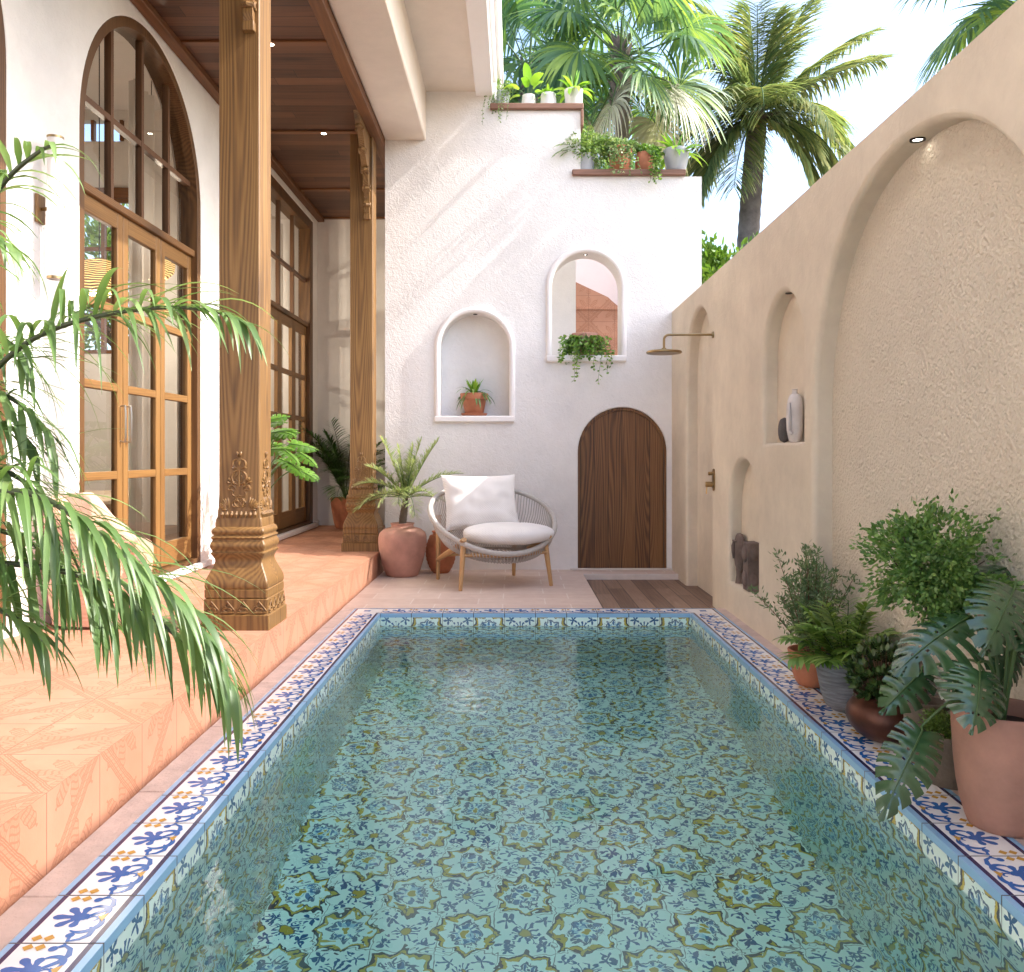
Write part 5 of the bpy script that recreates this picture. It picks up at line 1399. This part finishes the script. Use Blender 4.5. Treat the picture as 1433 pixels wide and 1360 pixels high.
# ------------------------------------------------------------------ armchair
def rope_chair():
    rg = random.Random(51)
    C0 = Vector((-.215, 8.78, 0)); t = empty('rope_armchair', C0, 'round corded lounge chair on a pale wooden frame beside the urn', 'armchair', rotz=R(20.5))
    # local: x lateral (right seen from the front), y toward the back
    fl, fr, rl, rr = (-.47, -.42), (.455, -.42), (-.46, .40), (.37, .40)
    a_, b_ = .635, .53
    def rim(th, k=1, z0=0):
        x = a_*cos(th)*k; y = b_*sin(th)*k
        zz = .66+.30*sin(th)*k+.02*cos(2*th)
        return Vector((x, y+.0, zz+z0))
    mb = MB(); P = [rim(2*PI*k/72) for k in range(73)]; mb.tube(P, .026, 10, cap=False)
    mb.build('rim', M['rope'], t)
    def low(th): return Vector((.30*cos(th), .22*sin(th)-.04, .295+.03*sin(th)))
    mb = MB(); n = 112
    for k in range(n):
        th = 2*PI*k/n; a = rim(th); b = low(th+.05)
        m1 = a.lerp(b, .5)+Vector((cos(th)*.06, sin(th)*.06, -.06))
        mb.tube([a, a.lerp(m1, .5)+Vector((cos(th)*.02, sin(th)*.02, -.015)), m1, m1.lerp(b, .6)+Vector((0, 0, -.01)), b], .0055, 5, cap=False)
    mb.tube([low(2*PI*k/40) for k in range(41)], .014, 8, cap=False)
    for k in range(1, 24):
        th = PI*k/24; mb.tube([low(th), low(-th)], .006, 5)
    for q in (.5,): 
        mb.tube([rim(2*PI*k/60).lerp(low(2*PI*k/60+.05), q)+Vector((cos(2*PI*k/60)*.05, sin(2*PI*k/60)*.05, -.05)) for k in range(61)], .008, 6, cap=False)
    mb.build('cord_shell', M['rope'], t)
    def leg(p0, p1, r0=.036, r1=.022):
        m_ = MB(); m_.tube([p0, Vector(p0).lerp(Vector(p1), .5), p1], [r0, (r0+r1)/2, r1], 10, flat=.8); m_.build('leg', M['chair_wood'], t)
    leg((fl[0]+.05, fl[1]+.05, .46), (fl[0], fl[1], .0)); leg((fr[0]-.05, fr[1]+.05, .46), (fr[0], fr[1], 0))
    leg((rl[0], rl[1]-.02, .66), (rl[0], rl[1], 0)); leg((rr[0], rr[1]-.02, .40), (rr[0], rr[1], 0))
    for (f, r) in ((fl, rl), (fr, rr)):
        m_ = MB(); s = 1 if f[0] > 0 else -1
        m_.tube([(f[0]-s*.03, f[1]-.02, .485), (f[0]-s*.035, f[1]+.2, .40), (r[0], r[1]-.2, .26), (r[0], r[1], .20)], [.028, .040, .036, .026], 10, flat=.7); m_.build('side_rail', M['chair_wood'], t)
    m_ = MB(); m_.tube([(fl[0]+.03, fl[1]+.03, .33), (0, fl[1]+.035, .31), (fr[0]-.03, fr[1]+.03, .33)], [.026, .042, .026], 10, flat=.6); m_.build('front_rail', M['chair_wood'], t)
    m_ = MB(); m_.tube([(rl[0], rl[1], .24), (0, rl[1], .25), (rr[0], rr[1], .24)], [.018, .026, .018], 10, flat=.6); m_.build('back_rail', M['chair_wood'], t)
    def pillow(w, h, th, pinch, ex, n=30, wr=.010, seed=0):
        m_ = MB(); vs = []
        for side in (1, -1):
            for j in range(n+1):
                for i in range(n+1):
                    u, v = -1+2*i/n, -1+2*j/n
                    e = max(0, (1-abs(u)**ex))**.55*max(0, (1-abs(v)**ex))**.55
                    k = 1-pinch*(abs(u)*abs(u)*(1-abs(v)**2)*.0+0)
                    x = u*w/2*(1-pinch*(1-v*v)); z = v*h/2*(1-pinch*(1-u*u))
                    y = side*th/2*e + wr*noise.noise(Vector((u*2.5+seed, v*2.5, side)))*e*1.6 + wr*.6*sin((abs(u)+v*.4)*14+noise.noise(Vector((u*2, v*3, 5)))*4)*max(0, abs(u)-.4)*e
                    vs.append((x, y, z))
        m = (n+1)**2; fs = []
        for s_ in (0, 1):
            for j in range(n):
                for i in range(n):
                    q = (s_*m+j*(n+1)+i, s_*m+j*(n+1)+i+1, s_*m+(j+1)*(n+1)+i+1, s_*m+(j+1)*(n+1)+i)
                    fs.append(q[::-1] if s_ else q)
        m_.add(vs, fs); return m_
    p = pillow(.80, .58, .27, .07, 3.2, wr=.016, seed=1)
    o = p.build('back_cushion', M['cushion'], None, ang=0); o.parent = None
    tag(o, 'large square off-white cushion leaning in the back of the corded chair', 'cushion')
    Mt = Matrix.Translation(C0) @ Matrix.Rotation(R(20.5), 4, 'Z')
    o.matrix_world = Mt @ Matrix.Translation((-.06, .20, .795)) @ Matrix.Rotation(R(0), 4, 'Y') @ Matrix.Rotation(R(-17), 4, 'X')
    m_ = MB(); vs = []; n1, n2 = 22, 48
    for j in range(n1+1):
        ph = -PI/2+PI*j/n1
        for i in range(n2):
            th = 2*PI*i/n2; cp = abs(cos(ph))**.62; sp = (1 if sin(ph) > 0 else -1)*abs(sin(ph))**.8
            vs.append((.46*cp*cos(th), .37*cp*sin(th), .09*sp+.008*noise.noise(Vector((cos(th)*3, sin(th)*3, sp)))*cp))
    m_.add(vs, [(j*n2+i, j*n2+(i+1) % n2, (j+1)*n2+(i+1) % n2, (j+1)*n2+i) for j in range(n1) for i in range(n2)])
    o = m_.build('seat_cushion', M['cushion'], None, ang=0)
    tag(o, 'flat oval off-white cushion on the seat of the corded chair', 'cushion')
    o.matrix_world = Mt @ Matrix.Translation((.10, -.19, .505)) @ Matrix.Rotation(R(3), 4, 'X')
rope_chair()

# ------------------------------------------------------------------ peach armchair at the left
def tub_chair():
    t = empty('tub_armchair', (-2.555, 5.43, .246), 'peach upholstered tub armchair behind the palm fronds, against the left wall', 'armchair', rotz=R(90))
    sq = lambda v: (1 if v >= 0 else -1)*abs(v)**.72
    mb = MB(); n = 56; vs = []; fs = []; m = 11
    for k in range(n+1):
        a = R(-42)+R(264)*k/n; s_ = sin(a); q = min(1, max(0, (s_+.45)/1.1)); q = q*q*(3-2*q)
        top = .50+.29*q; r0, r1 = .185, .295
        for (rr, z) in ((r1*.86, .02), (r1*.93, .18), (r1, top-.14), (r1*1.0, top-.06), (r1-.012, top-.022), (r1-.04, top-.002), ((r0+r1)/2, top+.004), (r0+.035, top-.004), (r0+.010, top-.025), (r0, top-.07), (r0, .15)):
            vs.append((rr*sq(cos(a)), rr*sq(sin(a)), z))
    for k in range(n):
        for j in range(m-1): fs.append((k*m+j, (k+1)*m+j, (k+1)*m+j+1, k*m+j+1))
    mb.add(vs, fs); mb.add([vs[i] for i in range(m)], [tuple(range(m))]); mb.add([vs[n*m+i] for i in range(m)], [tuple(range(m))[::-1]])
    mb.build('backrest', M['peach'], t, ang=60)
    mb = MB(); P = [(0, .40), (.16, .40), (.19, .39), (.20, .36), (.195, .25), (0, .25)]
    mb.lathe(P, 40, sx=.98, sy=1.18, c=(0, -.03, 0)); mb.build('seat', M['peach'], t)
    mb = MB(); mb.lathe([(0, .0), (.19, .0), (.2, .01), (.205, .25), (0, .25)], 40, sx=1.05, sy=1.15, c=(0, -.02, 0)); mb.build('base', M['peach'], t)
tub_chair()

# ------------------------------------------------------------------ sculptures
def sculptures():
    def disp(mb, seed, amp, freq):
        out = []
        for v in mb.v:
            q = Vector(v); f = noise.noise(q*freq+Vector((seed, 0, 0))); out.append(tuple(q*(1+amp*f)))
        mb.v = out
    o = empty('stone_vase', (1.80, 5.63, 1.361), 'tall pale stone vase with a folded opening in the upper beige niche', 'vase')
    mb = MB(); mb.lathe([(0, 0), (.030, 0), (.044, .02), (.056, .08), (.060, .16), (.058, .23), (.048, .28), (.034, .305), (.022, .312), (.018, .335), (.024, .34), (.016, .343), (.010, .33), (0, .3)], 36, sx=.85, sy=1.25); disp(mb, 3, .03, 6); mb.build('body', M['stonewhite'], o)
    mb = MB(); mb.tube([(-.035, -.052+0*k, .05+.02*k) if k in (0,) else (-.047-.006*sin(PI*k/10), -.035-.02*sin(PI*k/10), .05+.02*k) for k in range(11)], .010, 8); mb.build('fold', M['stonewhite'], o)
    o = empty('stone_disc', (1.81, 5.88, 1.361), 'round charcoal stone disc leaning behind the pale vase in the upper niche', 'sculpture')
    mb = MB(); prof = [(0, -.028), (.05, -.027), (.075, -.02), (.085, 0), (.075, .02), (.05, .027), (0, .028)]
    mb.lathe(prof, 36); mb.v = [(z+.0, x, y+.085) for x, y, z in mb.v]; mb.build('disc', M['stonedark'], o)
    o = empty('stone_sculpture', (1.81, 7.04, .248), 'dark brown stone oval head on a short foot in the lower beige niche', 'sculpture')
    mb = MB(); mb.lathe([(0, 0), (.036, 0), (.034, .02), (.028, .06), (.03, .11), (.03, .15)], 20); mb.build('foot', M['stonebrown'], o)
    mb = MB(); vs_n = len(mb.v); mb.lathe([(0, -.155), (.05, -.145), (.085, -.10), (.10, -.03), (.10, .04), (.085, .10), (.05, .145), (0, .155)], 28, sx=.42, sy=1.0, c=(0, 0, .25)); mb.build('head', M['stonebrown'], o)
    mb = MB(); mb.tube([(-.040, .03, .33), (-.052, .015, .30), (-.054, .0, .25), (-.05, .0, .20)], [.010, .015, .013, .008], 8); mb.tube([(-.03, .075, .32), (-.047, .03, .34), (-.045, -.05, .34)], .008, 8); mb.build('face_relief', M['stonebrown'], o)
    o = empty('stone_block', (1.80, 6.66, .248), 'tall carved stone block with rounded bosses in the lower beige niche', 'sculpture')
    mb = MB(); mb.box(-.045, .045, -.075, .075, 0, .37, 0, .006); mb.build('block', M['stonebrown'], o)
    mb = MB()
    for z in (.09, .28):
        s = len(mb.v); mb.lathe([(0, -.012), (.04, -.008), (.055, .0), (.052, .010), (.037, .018), (0, .021)], 28); 
        mb.v[s:] = [(-.047-zz, x, y*1.2+z) for x, y, zz in mb.v[s:]]
        mb.lathe([(0, -.055), (.025, -.04), (.036, 0), (.025, .04), (0, .055)], 20, c=(0, -.074, z), sy=.4)
    mb.build('boss', M['stonebrown'], o)
sculptures()

# ------------------------------------------------------------------ inside the room
def room():
    for i, (x, y, Y, r, lab) in enumerate(((139, 389, 9.0, .27, 'wide woven pendant lamp hanging nearest behind the left door leaf'), (212, 373, 10.4, .26, 'upper woven pendant lamp seen through the middle door leaf'), (212, 432, 10.6, .22, 'lower woven pendant lamp seen through the middle door leaf'))):
        p = px(x, y, Y); o = empty('pendant_lamp', p, lab, 'pendant lamp', 'woven pendant lamps inside the room')
        mb = MB(); P = []
        for k in range(25): a = -PI*.42+PI*.86*k/24; P.append((r*cos(a)*(1+.02*sin(k*5)), r*.72*sin(a)))
        mb.lathe(P, 48, wob=.05, seed=i); mb.build('shade', M['rattan'], o)
        mb = MB(); mb.tube([(0, 0, r*.65), (0, 0, 6.25-p.z)], .005, 6); mb.build('cord', M['black_metal'], o)
        mb = MB(); mb.lathe([(0, -.06), (.04, -.04), (.05, 0), (.03, .05), (0, .06)], 16); mb.build('bulb', M['lamp'], o)
        ld = bpy.data.lights.new('pendant_glow', 'POINT'); ld.energy = 30; ld.color = (1, .84, .66); ld.shadow_soft_size = .05; lo = bpy.data.objects.new('pendant_glow', ld); COL.objects.link(lo); lo.parent = o; lo.location = (0, 0, -r*.9)
    for y0, y1, lab in ((7.62, 8.1, 'sheer white curtain gathered inside, beside the near glazed doors'), (11.9, 12.6, 'sheer white curtain inside the far glazed doors')):
        o = empty('curtain', (-3.35, y0, .25), lab, 'curtain')
        mb = MB(); n = 60; vs = []
        for z in (0, 1.3, 2.6, 4.3):
            for k in range(n+1): q = k/n; vs.append((.05*sin(q*34+z*.2)+.02*sin(q*11), (y1-y0)*q, z))
        mb.add(vs, [(j*(n+1)+i, j*(n+1)+i+1, (j+1)*(n+1)+i+1, (j+1)*(n+1)+i) for j in range(3) for i in range(n)]); mb.build('drape', M['curtain'], o)
    o = empty('sofa', (-4.9, 9.2, .25), 'pale fabric sofa inside the room behind the glazed doors', 'sofa', rotz=R(0))
    for nm, b in (('seat', (-.45, .35, -1.1, 1.1, .12, .42)), ('backrest', (-.62, -.40, -1.15, 1.15, .12, .82)), ('armrest', (-.45, .35, -1.3, -1.11, .12, .6)), ('armrest', (-.45, .35, 1.11, 1.3, .12, .6))):
        mb = MB(); mb.box(*b, 0, .06); mb.build(nm, M['sofa'], o)
    for k in range(3):
        mb = MB(); mb.box(-.38, .36, -1.08+.72*k, -.38+.72*k, .425, .56, 0, .05); mb.build('seat_cushion', M['sofa'], o)
    for x in (-.5, .28):
        for y in (-1.2, 1.2): mb = MB(); mb.tube([(x, y, .12), (x, y, 0)], [.025, .018], 8); mb.build('leg', M['oak'], o)
room()
# ------------------------------------------------------------------ camera, light
cam = bpy.data.objects.new('camera', bpy.data.cameras.new('camera')); COL.objects.link(cam)
cam.location = (0, 0, 1.287); cam.rotation_euler = (R(90), 0, 0)
cam.data.sensor_width = 36; cam.data.sensor_fit = 'HORIZONTAL'; cam.data.lens = 36*1226.6/1433
cam.data.shift_x = -3.5/1433; cam.data.shift_y = -45/1433
cam.data.clip_start = .02; cam.data.clip_end = 500
scene.camera = cam

TR = Vector((-1, .085, -.893)).normalized()            # direction the sunlight travels
sun = bpy.data.objects.new('sun', bpy.data.lights.new('sun', 'SUN')); COL.objects.link(sun)
sun.data.energy = SUN; sun.data.angle = R(.55); sun.data.color = (1, .955, .90)
sun.rotation_euler = TR.to_track_quat('-Z', 'Y').to_euler(); sun.location = (8, 2, 12)
w = bpy.data.worlds.new('World'); scene.world = w; w.use_nodes = True
wt = w.node_tree; bg = wt.nodes['Background']; sky = wt.nodes.new('ShaderNodeTexSky')
sky.sky_type = 'NISHITA'; sky.sun_disc = False
sky.sun_elevation = math.asin(-TR.z); sky.sun_rotation = math.atan2(-TR.x, -TR.y)
sky.air_density = 1.0; sky.dust_density = 3.2; sky.ozone_density = 1.5; sky.altitude = 0
wt.links.new(sky.outputs[0], bg.inputs[0]); bg.inputs[1].default_value = SKY
vs_ = scene.view_settings; vs_.view_transform = 'Standard'; vs_.look = 'None'; vs_.gamma = 1; vs_.exposure = EXPO
try: vs_.use_curve_mapping = False
except Exception: pass
scene.display_settings.display_device = 'sRGB'
cy = scene.cycles
cy.max_bounces = 16; cy.diffuse_bounces = 8; cy.glossy_bounces = 8; cy.transmission_bounces = 12; cy.transparent_max_bounces = 16
cy.sample_clamp_indirect = 8; cy.use_denoising = True; cy.caustics_refractive = True; cy.caustics_reflective = True; cy.blur_glossy = .3
